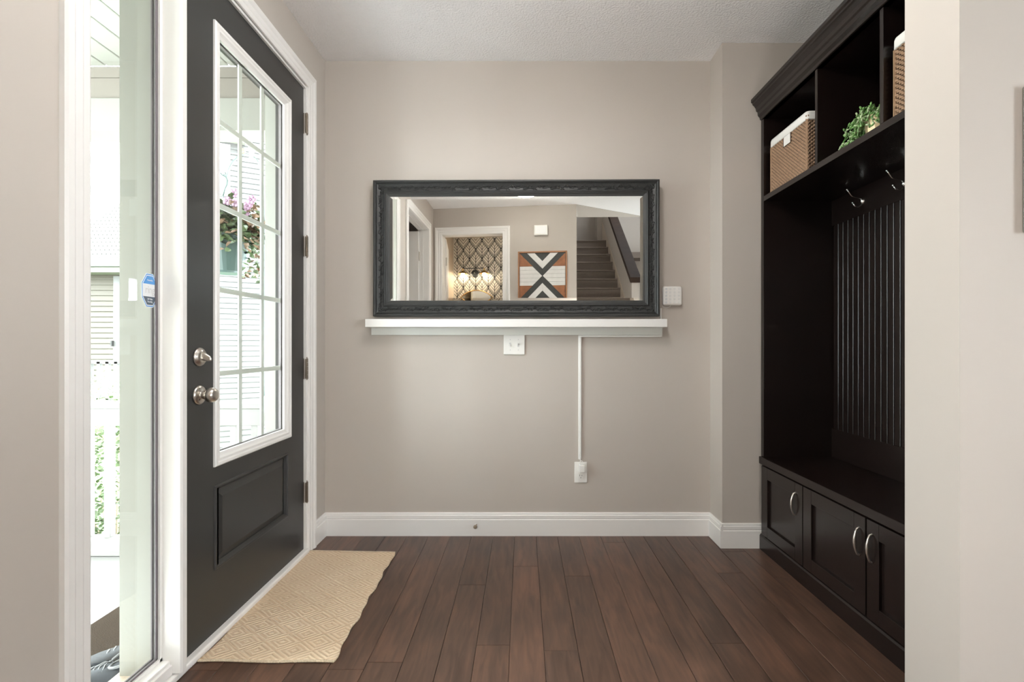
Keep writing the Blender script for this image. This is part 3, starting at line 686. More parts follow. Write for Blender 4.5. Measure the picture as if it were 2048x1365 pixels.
# coat hooks
for hy in (2.389, 2.128, 1.867):
    b = MB(); xr = XBk - .012; zc = 1.807
    b.lathe([(.0, 0), (.014, 0), (.013, -.003), (.009, -.006), (.006, -.010), (0, -.012)], (xr, hy, zc), 'x', 16)
    for v in b.bm.verts: v.co.z = zc + (v.co.z - zc) * 1.35
    b.tube([(xr - .004, hy, zc + .004), (xr - .018, hy, zc + .013), (xr - .040, hy, zc + .016), (xr - .056, hy, zc + .024), (xr - .070, hy, zc + .044), (xr - .076, hy, zc + .053)], .003, 8, rr=[.0035, .003, .003, .003, .003, .0035]); b.ball((xr - .0765, hy, zc + .054), .0058, 2)
    b.tube([(xr - .004, hy, zc - .006), (xr - .010, hy, zc - .022), (xr - .024, hy, zc - .032), (xr - .038, hy, zc - .028), (xr - .049, hy, zc - .012)], .003, 8); b.ball((xr - .050, hy, zc - .010), .0055, 2)
    b.build('coat_hook', chrome, ht, smooth=True)

# baskets
def basket(y_lo, y_hi, label):
    bx = thing('storage_basket', label, 'basket', ((XF + XBk) / 2, (y_lo + y_hi) / 2, zs1), group='woven baskets in the upper cubbies')
    x0, x1 = 1.318, 1.64; z0, z1 = zs1 + .001, 2.178
    # woven walls: over/under strand blocks
    b = MB(); bd = MB(); ty = .0105; tz = .0085
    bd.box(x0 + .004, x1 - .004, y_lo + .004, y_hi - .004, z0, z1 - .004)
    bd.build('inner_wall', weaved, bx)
    def face(n_u, fu):
        rows_ = int((z1 - z0) / tz)
        for r_ in range(rows_):
            zc = z0 + (r_ + .5) * (z1 - z0) / rows_
            for c_ in range(n_u):
                if (c_ + r_) % 2: continue
                fu(b, (c_ + .5) / n_u, zc)
    ny_ = int((y_hi - y_lo) / ty)
    def f_front(b, t, z):
        y = y_lo + (y_hi - y_lo) * t
        w2, h2 = ty * .98, tz * .47
        a = [(x0 + .005, y - w2, z - h2), (x0 + .005, y - w2, z + h2)]; m0 = [(x0 - .001, y - w2 * .35, z - h2), (x0 - .001, y - w2 * .35, z + h2)]; m1 = [(x0 - .001, y + w2 * .35, z - h2), (x0 - .001, y + w2 * .35, z + h2)]; e = [(x0 + .005, y + w2, z - h2), (x0 + .005, y + w2, z + h2)]
        b.loft([a, m0, m1, e], close=False, cap=False)
    def f_side(b, t, z):
        xx = x0 + (x1 - x0) * t; w2, h2 = ty * .98, tz * .47
        ring = lambda q, yy: [(q, yy, z - h2), (q, yy, z + h2)]
        b.loft([ring(xx - w2, y_lo + .005), ring(xx - w2 * .35, y_lo - .001), ring(xx + w2 * .35, y_lo - .001), ring(xx + w2, y_lo + .005)], close=False, cap=False)
    face(ny_, f_front); face(int((x1 - x0) / ty), f_side)
    b.build('woven_wall', weavem, bx, kind='stuff')
    # corner cord, liner, tag
    for yc_ in (y_lo + .002, y_hi - .002): MB().tube([(x0 + .001, yc_, z0), (x0 + .001, yc_, z1 - .031)], .005, 6).build('corner_cord', weavem, bx)
    b = MB()
    def rr_(g, z): # rounded rect ring
        r_ = .016; pts = []
        for cx_, cy_, a0 in ((x1 + g - r_, y_hi + g - r_, 0), (x0 - g + r_, y_hi + g - r_, 90), (x0 - g + r_, y_lo - g + r_, 180), (x1 + g - r_, y_lo - g + r_, 270)):
            for k in range(5): a = R(a0 + 22.5 * k); pts.append((cx_ + r_ * math.cos(a), cy_ + r_ * math.sin(a), z))
        return pts
    b.loft([rr_(.003, z1 - .030), rr_(.005, z1 - .028), rr_(.0045, z1), rr_(.002, z1 + .009), rr_(-.006, z1 + .008), rr_(-.010, z1 - .01)])
    b.build('cloth_liner', linen, bx, smooth=True, label='white folded fabric rim')
    yc = (y_lo + y_hi) / 2 + .004
    MB().box(x0 - .0025, x0 + .002, yc - .036, yc + .036, 2.098, 2.148).build('handle_opening', weaved, bx)
    b = MB(); b.box(x0 - .0055, x0 - .0025, yc - .032, yc + .026, 2.100, 2.146); b.build('liner_flap', linen, bx, bevel=.005)
    return bx
basket(2.268, 2.600, 'brown woven basket with white liner in the left cubby')
basket(1.435, 1.738, 'brown woven basket with white liner in the right cubby')

# succulent
pl = thing('potted_succulent', 'trailing green succulent in a pale gold pot on the middle shelf', 'plant', (1.372, 1.885, zs1))
b = MB(); b.lathe([(0, 0), (.034, 0), (.040, .004), (.045, .045), (.047, .088), (.043, .090), (.041, .075), (0, .072)], (1.372, 1.885, zs1 + .0005), n=10); b.build('pot', goldpot, pl)
rnd = random.Random(3); b1 = MB(); b2 = MB(); bs = MB()
for i in range(130):
    a = rnd.uniform(0, 2 * PI); el = rnd.uniform(-.15, 1.25); ln = rnd.uniform(.05, .095)
    base = Vector((1.372 + .02 * math.cos(a), 1.885 + .02 * math.sin(a), zs1 + .085))
    dv = Vector((math.cos(a) * math.cos(el), math.sin(a) * math.cos(el) * 1.25 + .22, math.sin(el) * .75)); n = 4
    if dv.y > .5: dv.z -= .25
    drop = rnd.uniform(.2, 1.0); pts = []
    for k in range(n + 1):
        t = k / n; p = base + dv * ln * t * 1.15 + Vector((0, 0, -drop * .085 * t * t)); p.z = max(p.z, zs1 + .008); p.x = min(max(p.x, 1.300), 1.60); p.y = max(p.y, 1.785); pts.append(p)
    bs.tube([tuple(p) for p in pts], .0013, 4)
    for k in range(1, n + 1):
        for q in range(2):
            off = Vector((rnd.uniform(-1, 1), rnd.uniform(-1, 1), rnd.uniform(-.6, 1))).normalized() * .007
            c = pts[k] + off; rt = off.to_track_quat('X', 'Z').to_matrix().to_4x4()
            (b1 if rnd.random() < .62 else b2).ball(tuple(c), (.0085, .0043, .0043), 1, rt)
for k in range(26):
    t = rnd.random(); c = Vector((1.302 + rnd.uniform(0, .02), 1.90 + .13 * t, zs1 + .008 + rnd.uniform(0, .05) * (1 - t)))
    b2.ball(tuple(c), (.0065, .0045, .0045), 1)
bs.build('stems', leafg, pl, kind='stuff'); b1.build('leaves', leafg, pl, smooth=True, kind='stuff'); b2.build('leaf_tips', leafp, pl, smooth=True, kind='stuff')

# item at the right edge of the frame
pc = thing('wall_panel', 'pale box edge on the right foreground wall at the picture border', 'wall panel', (1.40, 1.205, 1.55))
MB().box(1.228, 1.60, 1.178, 1.2045, 1.379, 1.738).build('panel_box', mat('panel_grey', (.42, .42, .41), .5, noise=(4, .02)), pc, bevel=.004)
MB().box(1.238, 1.59, 1.174, 1.178, 1.389, 1.728).build('panel_face', whitep, pc)

# ------------------------------------------------------------------ things seen in the mirror
# art
def at(s, t, z): return LM @ Vector((s, t, z))
AS, AZ, AW = 1.3295, 1.915, .281
ar = thing('wall_art', 'framed wood plank art with charcoal, white and brown chevrons, seen in the mirror', 'wall art', tuple(at(AS, 0, AZ)))
AM = LM @ Matrix.Translation((AS, 0, AZ))
k = AW - .010
def mk(pts, m, name, d=.016):
    p = [(u * k, v * k) for u, v in pts]
    c = (sum(q[0] for q in p) / len(p), sum(q[1] for q in p) / len(p)); p = [(c[0] + (q[0] - c[0]) * .992, c[1] + (q[1] - c[1]) * .992) for q in p]
    MB(AM).prism(p, lambda u, v, t: (u, t, v), -d, -.004).build(name, m, ar)
MB(AM).box(-AW, AW, -.005, -.001, -AW, AW).build('backing_board', artd, ar)
for sv in (1, -1):
    for su in (1, -1):
        mk([(0, 0), (su * .99, sv * .99), (su * .67, sv * .99), (0, sv * .31)], artd, 'plank')
        mk([(0, sv * .31), (su * .67, sv * .99), (su * .34, sv * .99), (0, sv * .64)], artw, 'plank', .018)
        for a_, c_ in ((.42, .70), (.70, .99)):
            mk([(su * a_, sv * a_), (su * c_, sv * c_), (su * .99, sv * c_), (su * .99, sv * a_)], artb, 'plank', .015 + .002 * (a_ < .5))
    mk([(0, sv * .64), (.34, sv * .99), (-.34, sv * .99)], artd, 'plank', .014)
for su in (1, -1):
    for j in range(5):
        v0, v1 = -.42 + j * .168, -.42 + (j + 1) * .168 - .006
        a0_, a1_ = abs(v0) + .012, abs(v1) + .012
        if v0 * v1 < 0: mk([(su * a0_, v0), (su * .012, 0), (su * a1_, v1), (su * .99, v1), (su * .99, v0)], artw, 'plank', .017)
        else: mk([(su * a0_, v0), (su * a1_, v1), (su * .99, v1), (su * .99, v0)], artw, 'plank', .0155 + .0015 * (j % 2))
for bx in ((-AW - .008, -AW + .008, -AW - .008, AW + .008), (AW - .008, AW + .008, -AW - .008, AW + .008), (-AW, AW, -AW - .008, -AW + .008), (-AW, AW, AW - .008, AW + .008)):
    MB(AM).box(bx[0], bx[1], -.026, -.001, bx[2], bx[3]).build('frame_bar', artf, ar, bevel=.001)
# chime box
ch = thing('door_chime', 'white door chime box high on the rear wall above the art, in the mirror', 'door chime', tuple(at(1.312, 0, 2.45)))
MB(LM).box(1.232, 1.392, -.045, -.001, 2.393, 2.507).build('cover', whitep, ch, bevel=.006)
MB(LM).box(1.246, 1.378, -.048, -.044, 2.405, 2.495).build('cover_face', swhite, ch, bevel=.003)

# wallpaper on the bathroom back wall
PM = LM @ Matrix.Translation((-.17, 1.598, 0))
wp = thing('wallpaper', 'black and cream leaf trellis wallpaper in the bathroom, seen in the mirror', 'wallpaper', tuple(PM @ Vector((.6, 0, 0))), kind=S)
MB(PM).box(.002, 1.26, -.003, 0, 1.3, H - .002).build('paper_sheet', paper, wp)
b = MB(PM); pw, ph = .195, .290
def ribbon(pts, w_):
    for p, q in zip(pts, pts[1:]):
        dx, dz = q[0] - p[0], q[1] - p[1]; l = math.hypot(dx, dz) or 1; nx_, nz_ = -dz / l * w_ / 2, dx / l * w_ / 2
        if min(p[0], q[0]) < .004 or max(p[0], q[0]) > 1.25 or max(p[1], q[1]) > H - .004 or min(p[1], q[1]) < 1.32: continue
        b.poly([(p[0] + nx_, -.0036, p[1] + nz_), (q[0] + nx_, -.0036, q[1] + nz_), (q[0] - nx_, -.0036, q[1] - nz_), (p[0] - nx_, -.0036, p[1] - nz_)])
for i in range(0, 14):
    for j in range(0, 6):
        ox = i * pw / 2 + .06; oz = 1.25 + j * ph + (ph / 2 if i % 2 else 0)
        def wx(t): return pw / 2 * (.45 * (.5 - .5 * math.cos(PI * t)) + .55 * math.sin(PI * t / 2))
        for sg in (-1, 1):
            ribbon([(ox + sg * wx(t), oz + ph / 2 * t) for t in [n_ / 8 for n_ in range(9)]], .0078)
            ribbon([(ox + sg * wx(t), oz + ph - ph / 2 * t) for t in [n_ / 8 for n_ in range(9)]], .0078)
            for v in range(1, 5):
                s0 = v * .165; tm = .96 * (1 - s0)
                ribbon([(ox + sg * wx(t), oz + ph * (s0 + t / 2)) for t in [tm * n_ / 6 for n_ in range(7)]], .0062)
        ribbon([(ox, oz), (ox, oz + ph * .66)], .0075)
b.build('leaf_print', inkm, wp, kind='stuff')

# vanity light
VM = LM
def loc_local(x, y): 
    v = LM.inverted() @ Vector((x, y, 0)); return v.x, v.y
vs, vt = loc_local(-.826, -1.85); tb = 1.595
vl = thing('vanity_light', 'two-lamp black and brass vanity light in the bathroom, seen in the mirror', 'wall lamp', tuple(at(vs, tb, 2.19)))
b = MB(VM); b.lathe([(0, 0), (.060, 0), (.060, -.02), (.05, -.026), (0, -.028)], (vs, tb, 2.19), 'y', 24); b.build('backplate', frm, vl)
b = MB(VM); b.tube([(vs - .175, tb - .08, 2.262), (vs + .155, tb - .08, 2.262)], .006, 8); b.tube([(vs, tb - .02, 2.19), (vs, tb - .08, 2.20), (vs, tb - .08, 2.262)], .006, 8); b.build('bar', frm, vl)
for sx_ in (-.175, .155):
    b = MB(VM); b.tube([(vs + sx_, tb - .08, 2.262), (vs + sx_, tb - .08, 2.225)], .012, 8); b.lathe([(.016, .0), (.024, -.01), (.075, -.045), (.078, -.05), (.072, -.048), (.02, -.014)], (vs + sx_, tb - .08, 2.228), 'z', 20); b.build('lamp_shade', gold, vl, smooth=True)
    MB(VM).ball((vs + sx_, tb - .08, 2.165), (.028, .028, .034), 2).build('bulb', bulbm, vl, smooth=True)
rm = thing('round_mirror', 'round brass rimmed mirror below the vanity light, seen in the mirror', 'mirror', tuple(at(vs + .02, tb, 1.60)))
b = MB(VM); b.tube([(vs + .02 + .335 * math.cos(a), tb - .012, 1.60 + .335 * math.sin(a)) for a in [2 * PI * i / 48 for i in range(49)]], .008, 6); b.build('rim', gold, rm, smooth=True)
b = MB(VM); b.lathe([(0, 0), (.333, 0), (.333, -.006), (0, -.006)], (vs + .02, tb - .004, 1.60), 'y', 48); b.build('mirror_glass', mirm, rm)

bl = thing('bathroom_fill_light', 'added round fill light on the bathroom ceiling, unseen above the doorway head', 'ceiling light', tuple(at(.5, .8, H)))  # unseen lamp added to brighten the bathroom wallpaper
b = MB(LM); b.lathe([(0, 0), (.14, 0), (.14, -.02), (0, -.021)], (.5, .8, H - .0005), n=28); b.build('base', nickel, bl)
b = MB(LM); b.lathe([(.13, 0), (.12, -.03), (.07, -.05), (0, -.055)], (.5, .8, H - .021), n=28); b.build('glass_shade', lampg, bl, smooth=True)

# staircase
st_ = thing('staircase', 'taupe carpeted staircase rising away, seen in the mirror', 'stairs', (1.04, -2, 0), kind=S)
rs = 3.15 / 17
for n in range(1, 18):
    yn = -2.23 - .26 * (n - 10); z = rs * n; yend = yn - .26 if n < 17 else -5.0
    b = MB(); b.prism([(yn, z - rs), (yn, z - .03), (yn + .018, z - .022), (yn + .020, z - .008), (yn + .012, z), (yend, z), (yend, z - rs)], lambda u, v, t: (t, u, v), .572, 1.498 if n < 17 else 1.53)
    b.build('step', carpet, st_)
sl_ = rs / .26; X1, X2 = 1.50, 1.60
def zline(y): return rs * 10 + (-2.23 - y) * sl_
kw = thing('knee_wall', 'sloping greige half wall beside the carpeted stairs, seen in the mirror', 'half wall', (1.55, -2, 0), kind=S)
y_lo = -1.60; y_hi = -4.60
b = MB(); b.prism([(y_lo, 0), (y_lo, zline(y_lo) + .62), (y_hi, zline(y_hi) + .62), (y_hi, 0)], lambda u, v, t: (t, u, v), X1, X2); b.build('wall_body', wallp, kw)
b = MB(); b.prism([(.12, 0), (.12, zline(.12) + .04), (y_hi, zline(y_hi) + .10), (y_hi, 0)], lambda u, v, t: (t, u, v), X1 - .008, X1); b.build('skirt_board', mat('skirt', (.62, .53, .44), .5, noise=(3, .02)), kw)
b = MB(); b.prism([(y_lo + .03, zline(y_lo + .03) + .62), (y_lo + .03, zline(y_lo + .03) + .70), (y_hi, zline(y_hi) + .70), (y_hi, zline(y_hi) + .62)], lambda u, v, t: (t, u, v), X1 - .03, X2 + .03); b.build('rail_cap', darkw, kw, bevel=.006)
MB().box(.572, 3.4, -5.0, -4.60, 2.90, 3.02).build('landing_floor', carpet, st_)

# ceiling light
cl = thing('ceiling_light', 'small flush ceiling light with lit glass shades, caught at the top of the mirror', 'ceiling light', (-.06, .45, H))
b = MB(); b.lathe([(0, 0), (.10, 0), (.10, -.012), (.085, -.02), (0, -.022)], (-.06, .45, H - .0005), n=32); b.build('canopy', chrome, cl, smooth=False)
for dx in (-.075, .075):
    b = MB(); b.lathe([(0, 0), (.034, 0), (.040, -.03), (.040, -.075), (.030, -.085), (0, -.087)], (-.06 + dx, .45, H - .021), n=20); b.build('glass_shade', lampg, cl, smooth=True)

# bowl lamp added above the vestibule, out of view, to brighten walls and ceiling
el = thing('entry_fill_light', 'added fill light, an unseen white glass bowl under the entry ceiling between door and hall tree', 'ceiling light', (0, 1.45, H))
b = MB(); b.lathe([(0, 0), (.07, 0), (.07, -.02), (.012, -.03), (.012, -.11), (0, -.11)], (0, 1.45, H - .0005), n=24); b.build('canopy', nickel, el, smooth=False)
b = MB(); b.lathe([(.16, -.12), (.165, -.13), (.15, -.18), (.10, -.22), (.03, -.24), (0, -.242)], (0, 1.45, H), n=32)
b.build('glass_bowl', bowlg, el, smooth=True)

# fill lamp added beside the stair foot, right of the viewpoint, to lift the back wall
fp = thing('fill_lamp', 'added fill lamp, unseen, slim nickel with a linen drum shade at the foot of the stairs', 'floor lamp', (.74, .02, 0))
b = MB(); b.lathe([(0, 0), (.13, 0), (.13, .012), (.02, .025), (0, .026)], (.74, .02, .0005), n=28); b.build('base', nickel, fp)
b = MB(); b.lathe([(.009, .02), (.009, .90)], (.74, .02, 0), n=12); b.build('pole', nickel, fp)
b = MB(); b.lathe([(.13, .86), (.14, .86), (.115, 1.12), (0, 1.125), (0, .865)], (.74, .02, 0), n=28); b.build('lamp_shade', shadeg, fp, smooth=True)

# ------------------------------------------------------------------ porch and outside
ZP = -.20
b = MB(); b.box(-7.0, -1.345, 1.05, 3.25, ZP - 1.0, ZP); b.build('floor_porch', porchf, kind=S, label='pale concrete porch floor outside the door', cat='floor')
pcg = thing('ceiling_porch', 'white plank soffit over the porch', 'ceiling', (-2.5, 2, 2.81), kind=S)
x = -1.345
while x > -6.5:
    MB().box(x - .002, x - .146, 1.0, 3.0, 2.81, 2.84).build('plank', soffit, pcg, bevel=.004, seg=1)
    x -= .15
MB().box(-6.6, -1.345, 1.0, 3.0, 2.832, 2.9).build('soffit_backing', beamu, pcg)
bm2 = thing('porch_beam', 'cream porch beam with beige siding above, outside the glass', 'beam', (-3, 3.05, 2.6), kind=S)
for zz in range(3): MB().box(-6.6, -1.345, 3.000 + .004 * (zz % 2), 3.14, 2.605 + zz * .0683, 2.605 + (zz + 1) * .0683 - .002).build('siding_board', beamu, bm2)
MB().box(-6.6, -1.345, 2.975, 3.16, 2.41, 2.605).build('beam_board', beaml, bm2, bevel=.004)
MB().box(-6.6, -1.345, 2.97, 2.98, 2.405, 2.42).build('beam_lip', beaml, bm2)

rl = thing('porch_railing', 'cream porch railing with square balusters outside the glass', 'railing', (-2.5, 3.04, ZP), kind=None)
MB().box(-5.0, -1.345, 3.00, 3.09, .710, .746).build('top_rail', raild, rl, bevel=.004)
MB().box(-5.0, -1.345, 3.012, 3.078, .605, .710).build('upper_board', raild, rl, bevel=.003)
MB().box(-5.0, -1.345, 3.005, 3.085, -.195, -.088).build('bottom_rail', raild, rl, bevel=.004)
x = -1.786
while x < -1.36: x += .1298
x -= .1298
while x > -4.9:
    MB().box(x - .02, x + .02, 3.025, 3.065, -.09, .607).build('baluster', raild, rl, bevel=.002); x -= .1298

mt = thing('doormat', 'brown coir doormat outside the front door', 'doormat', (-1.7, 2.0, ZP))
MB().box(-1.985, -1.42, 1.35, 2.56, ZP + .001, ZP + .018).build('coir_pile', matm, mt, bevel=.004)
b = MB(); b.box(-2.025, -1.985, 1.31, 2.60, ZP + .001, ZP + .012); b.box(-1.42, -1.38, 1.31, 2.6, ZP + .001, ZP + .012); b.box(-1.985, -1.42, 2.56, 2.60, ZP + .001, ZP + .012); b.box(-1.985, -1.42, 1.31, 1.35, ZP + .001, ZP + .012)
b.build('rubber_border', mat('rubber_border', (.17, .16, .15), .6, noise=(20, .2)), mt)

def shoe(x, y, rz, label):
    t = thing('running_shoe', label, 'shoe', (x, y, ZP + .018), group='sneakers on the doormat', rotz=rz); M = parent_world(t)
    def ring(yy, w_, zb_, zt_, rnd_=.35, n=14):
        out = []
        for i in range(n):
            a = 2 * PI * i / n; c, s = math.cos(a), math.sin(a)
            out.append((w_ * math.copysign(abs(c) ** .7, c), yy, (zb_ + zt_) / 2 + (zt_ - zb_) / 2 * math.copysign(abs(s) ** .8, s)))
        return out
    b = MB(M); b.loft([ring(-.140, .018, .012, .070), ring(-.132, .030, .014, .100), ring(-.10, .036, .014, .108), ring(-.05, .036, .014, .098), ring(0, .040, .014, .082), ring(.05, .046, .014, .062), ring(.10, .044, .014, .048), ring(.132, .030, .014, .038), ring(.146, .012, .016, .030)])
    b.build('upper', shoeg, t, smooth=True)
    b = MB(M); b.loft([ring(-.148, .020, .0, .024), ring(-.13, .034, 0, .028), ring(-.05, .038, 0, .026), ring(.06, .049, 0, .022), ring(.12, .042, 0, .022), ring(.152, .016, .004, .022)]); b.build('sole', shoew, t, smooth=True)
    b = MB(M); b.tube([(.030 * math.cos(a), -.098 + .034 * math.sin(a), .1075 - .008 * math.sin(a)) for a in [2 * PI * i / 16 for i in range(17)]], .005, 6); b.build('collar', shoew, t, smooth=True)
    b = MB(M)
    for q in range(5):
        yy = -.045 + q * .024; zz = .1 - q * .0095
        b.tube([(-.026, yy - .006, zz - .014), (-.01, yy, zz + .001), (.01, yy + .004, zz + .001), (.026, yy + .01, zz - .014)], .0032, 5)
    b.tube([(0, -.05, .104), (.02, -.07, .125), (.045, -.06, .12), (.05, -.03, .10), (.02, -.04, .103)], .003, 5); b.tube([(0, -.05, .104), (-.03, -.07, .128), (-.05, -.05, .12), (-.035, -.03, .1)], .003, 5)
    b.build('laces', shoew, t, smooth=True)
shoe(-1.585, 1.83, R(80), 'dark grey running shoe with white laces on the doormat, the nearer of two')
shoe(-1.60, 1.965, R(100), 'dark grey running shoe with white laces on the doormat, the farther of two')

# shepherd hook with hanging basket
D = 2.93
def pp(x, y, D=D): return ((x - 1045) * D / 980, D, 1.104 + (690 - y) * D / 980)
sh = thing('shepherd_hook', 'grey curved plant hanger hook clamped to the porch rail', 'plant hook', (-1.546, D, .75))
arc = [pp(528, 800), pp(528, 600), pp(528, 420), pp(527, 360), pp(523, 338), pp(514, 320), pp(503, 311), pp(491, 308), pp(478, 312), pp(466, 323), pp(457, 338), pp(452.5, 354)]
b = MB(); b.tube(arc, .0055, 8); b.build('crook', hookm, sh, smooth=True)
b = MB(); b.tube([pp(441, 346), pp(445, 352), pp(452, 356), pp(455, 362), pp(454, 370), pp(449, 380), pp(446, 392)], .008, 8, rr=[.004, .007, .009, .010, .010, .008, .005]); b.tube([pp(447, 350), pp(451, 346), pp(452, 352)], .006, 6); b.build('hook_tip', hookm, sh, smooth=True)
b = MB(); b.tube([pp(500, 279), pp(501, 290), pp(503, 305), pp(503.5, 320), pp(503, 323)], .01, 10, rr=[.008, .013, .013, .014, .009]); b.build('clip', mat('clip_plastic', (.55, .55, .52), .4, noise=(10, .05)), sh, smooth=True, label='pale plastic clip')
b = MB(); b.ball(pp(486, 302), .016, 2); b.tube([pp(486, 302), pp(492, 310), pp(500, 311)], .005, 6); b.build('clip_ball', mat('clip_tan', (.60, .48, .36), .5, noise=(10, .05)), sh, smooth=True)
b = MB(); b.box(-1.57, -1.52, 2.925, 2.998, .70, .80); b.build('rail_clamp', hookm, sh, bevel=.003)
hb = thing('hanging_basket', 'dark green hanging pot with pink flowers and trailing leaves outside the door', 'hanging plant', pp(457, 548))
c0 = pp(457, 548)
b = MB(); b.lathe([(0, 0), (.080, 0), (.088, .01), (.116, .15), (.128, .205), (.134, .21), (.134, .222), (.120, .222), (.115, .19), (0, .19)], c0, n=28); b.build('pot', potg, hb, smooth=False)
b = MB(); hk = Vector(pp(446, 392))
for a in (0, 120, 240): b.tube([tuple(hk), (c0[0] + .125 * math.cos(R(a)), c0[1] + .125 * math.sin(R(a)), c0[2] + .22)], .002, 5)
b.build('hanger_wires', hookm, hb)
rnd = random.Random(11); g1, g2 = MB(), MB()
def leaf(mb, c, L_, W_, rot):
    pts = [(0, 0, 0), (W_, L_ * .35, .004), (W_ * .8, L_ * .7, 0), (0, L_, -.006), (-W_ * .8, L_ * .7, 0), (-W_, L_ * .35, .004)]
    v = [mb.bm.verts.new(tuple(Vector(c) + rot @ Vector(p))) for p in pts]; m_ = mb.bm.verts.new(tuple(Vector(c) + rot @ Vector((0, L_ * .5, -.006))))
    for i in range(6): mb.bm.faces.new((v[i], v[(i + 1) % 6], m_))
from mathutils import Euler
for i in range(1250):
    a = rnd.uniform(0, 2 * PI); r_ = rnd.uniform(0, .21) ** 1.0; zz = .22 + rnd.uniform(-.10, .20) * (1 if r_ < .15 else .6)
    c = (c0[0] + .02 + r_ * math.cos(a), c0[1] + r_ * math.sin(a), c0[2] + zz)
    if r_ < .12 and zz < .2: continue
    rot = Euler((rnd.uniform(-.9, .9), rnd.uniform(-.9, .9), rnd.uniform(0, 6.3))).to_matrix()
    right = c[0] > c0[0] + .08
    mb = g2 if (right and rnd.random() < .55) or rnd.random() < .12 else g1
    leaf(mb, c, rnd.uniform(.035, .065), rnd.uniform(.013, .022), rot)
for i in range(90):
    t = rnd.random(); c = (c0[0] + .12 + .10 * rnd.random(), c0[1] + rnd.uniform(-.1, .1), c0[2] + .22 - .26 * t)
    leaf(g1 if rnd.random() < .6 else g2, c, .04, .012, Euler((rnd.uniform(-.9, .9), rnd.uniform(-.9, .9), rnd.uniform(0, 6.3))).to_matrix())
g1.build('foliage', leafy, hb, kind='stuff'); g2.build('coleus_foliage', leafr, hb, kind='stuff')
for fx_, fy_ in ((468, 386), (472, 406), (490, 428), (503, 400), (455, 402), (496, 412)):
    c = Vector(pp(fx_, fy_, D - .12)); b = MB()
    for q in range(5):
        a = 2 * PI * q / 5; b.ball(tuple(c + Vector((.016 * math.cos(a), -.002, .016 * math.sin(a)))), (.014, .005, .014), 1)
    b.ball(tuple(c + Vector((0, -.006, 0))), .005, 1); b.build('flower', pink, hb, smooth=True)

# ground, neighbour houses, shrubs
MB().box(-40, -1.345, 3.3, 45, -1.3, -1.2).build('grass_lawn', grassm, kind='stuff', label='green lawn beyond the porch', cat='grass')
MB().box(-40, -5.2, -10, 3.3, -1.35, -1.30).build('path', stonem, kind=S, label='pale pavement beside the lawn', cat='path')
# house A: white siding
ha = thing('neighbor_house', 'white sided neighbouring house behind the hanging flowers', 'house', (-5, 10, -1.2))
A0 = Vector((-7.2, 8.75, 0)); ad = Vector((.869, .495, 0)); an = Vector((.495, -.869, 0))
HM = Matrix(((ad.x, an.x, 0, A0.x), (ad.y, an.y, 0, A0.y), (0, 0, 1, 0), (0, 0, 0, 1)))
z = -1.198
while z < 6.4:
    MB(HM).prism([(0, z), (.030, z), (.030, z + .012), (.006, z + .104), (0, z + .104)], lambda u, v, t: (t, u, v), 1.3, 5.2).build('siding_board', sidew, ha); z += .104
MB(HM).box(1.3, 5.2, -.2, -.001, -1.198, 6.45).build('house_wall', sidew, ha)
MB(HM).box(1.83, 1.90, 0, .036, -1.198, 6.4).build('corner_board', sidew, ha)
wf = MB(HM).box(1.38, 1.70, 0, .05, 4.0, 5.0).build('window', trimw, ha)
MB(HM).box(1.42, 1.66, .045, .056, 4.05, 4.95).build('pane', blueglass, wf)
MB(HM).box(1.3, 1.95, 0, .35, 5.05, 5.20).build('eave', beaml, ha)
# house B beyond the sidelight
hb2 = thing('neighbor_house', 'beige neighbouring house with pale shingled roof seen through the sidelight', 'house', (-10, 12.2, -1.2))
def wx_(x, D): return (x - 1045) * D / 980
DB = 12.0; xa, xb = wx_(120, DB), wx_(330, DB); zz = lambda y, D=DB: 1.104 + (690 - y) * D / 980
z = -1.198
while z < zz(553):
    MB().prism([(0, z), (-.035, z), (-.035, z + .012), (-.006, z + .13), (0, z + .13)], lambda u, v, t: (t, DB + u, v), xa, xb).build('siding_board', sideb, hb2); z += .13
MB().box(xa, xb, DB, DB + .2, -1.198, zz(551)).build('house_wall', sideb, hb2)
MB().box(wx_(230, DB), wx_(243, DB), DB - .05, DB + .02, -1.198, zz(553)).build('corner_board', sidew, hb2)
MB().box(wx_(228.5, DB), wx_(231.5, DB), DB - .12, DB - .05, zz(693), zz(682)).build('porch_lamp', blackp, hb2)
MB().box(xa, xb, DB - .45, DB + .1, zz(550), zz(535)).build('soffit', beaml, hb2)
MB().box(xa, xb, DB - .55, DB - .42, zz(534, DB - .5), zz(517, DB - .5)).build('gutter', sidew, hb2, bevel=.02)
ye, ze_, yr, zr = DB - .5, zz(518, DB - .5), 15.2, zz(352, 15.2)
n = 26
for i in range(n):
    t0, t1 = i / n, (i + 1) / n; l0 = xb; lx = xa
    b = MB(); c = 24
    for q in range(c):
        xs0 = lx + (l0 - lx) * q / c + (.05 if i % 2 else 0); xs1 = lx + (l0 - lx) * (q + 1) / c + (.05 if i % 2 else 0) - .012
        y0_, z0_ = ye + (yr - ye) * t0, ze_ + (zr - ze_) * t0; y1_, z1_ = ye + (yr - ye) * t1, ze_ + (zr - ze_) * t1
        b.prism([(y0_, z0_ + .03), (y1_, z1_), (y1_, z1_ - .02), (y0_, z0_)], lambda u, v, t: (t, u, v), xs0, xs1)
    b.build('shingle_row', shing, hb2, kind='stuff')
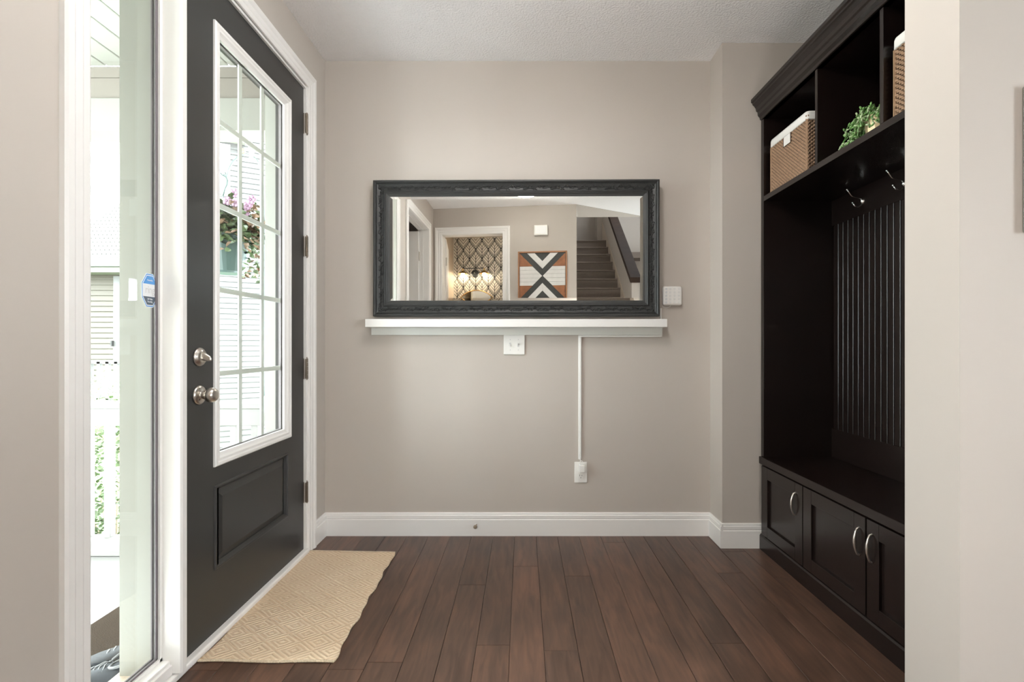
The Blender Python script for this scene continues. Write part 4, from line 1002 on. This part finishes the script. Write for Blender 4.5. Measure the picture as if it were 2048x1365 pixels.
MB().prism([(ye + .05, ze_ - .02), (yr, zr - .05), (yr, ze_ - .02)], lambda u, v, t: (t, u, v), xa, xb).build('roof', shing, hb2)
# upper gable rake board
MB().tube([(wx_(205, 14.9), 14.9, zz(352, 14.9)), (wx_(262, 15.3), 15.3, zz(255, 15.3))], .12, 4).build('rake_board', beaml, hb2)
# its porch railing
rB = thing('far_railing', 'white railing in front of the beige neighbouring house', 'railing', (-9, 11.2, 0))
Dr = 10.6; X0_, X1_ = wx_(150, Dr), wx_(300, Dr)
MB().box(X0_, X1_, Dr, Dr + .08, zz(728, Dr), zz(721, Dr)).build('top_rail', sidew, rB)
MB().box(X0_, X1_, Dr, Dr + .08, zz(806, Dr), zz(797, Dr)).build('bottom_rail', sidew, rB)
xx = 158
while xx < 300: MB().box(wx_(xx, Dr), wx_(xx + 6.5, Dr), Dr, Dr + .07, zz(800, Dr), zz(724, Dr)).build('baluster', sidew, rB); xx += 17.5
def shrub(name, c, rx, ry, rz, n, m, label, seed, L_=.05):
    rnd = random.Random(seed); b = MB(); t = thing(name, label, 'shrub', (c[0], c[1], -1.195))
    for i in range(n):
        v = Vector((rnd.gauss(0, 1), rnd.gauss(0, 1), rnd.gauss(0, 1))).normalized() * rnd.uniform(.55, 1)
        leaf(b, (c[0] + v.x * rx, c[1] + v.y * ry, c[2] + v.z * rz), L_ * rnd.uniform(.7, 1.3), L_ * .32, Euler((rnd.uniform(-1, 1), rnd.uniform(-1, 1), rnd.uniform(0, 6.3))).to_matrix())
    b.build('foliage', m, t, kind='stuff')
    s = MB()
    for i in range(7): s.tube([(c[0], c[1], -1.195), (c[0] + rnd.uniform(-.5, .5) * rx, c[1] + rnd.uniform(-.5, .5) * ry, c[2] + rnd.uniform(-.2, .6) * rz)], .01, 5)
    s.build('stem', brownm, t)
shrub('shrub', (-3.95, 4.75, -.24), .9, .5, .86, 3400, leafy, 'leafy green shrub beyond the porch railing', 5)
shrub('flower_bush', (-8.75, 10.2, -.26), .5, .3, .84, 900, leafp, 'sparse pale bush in front of the far railing', 9, .07)
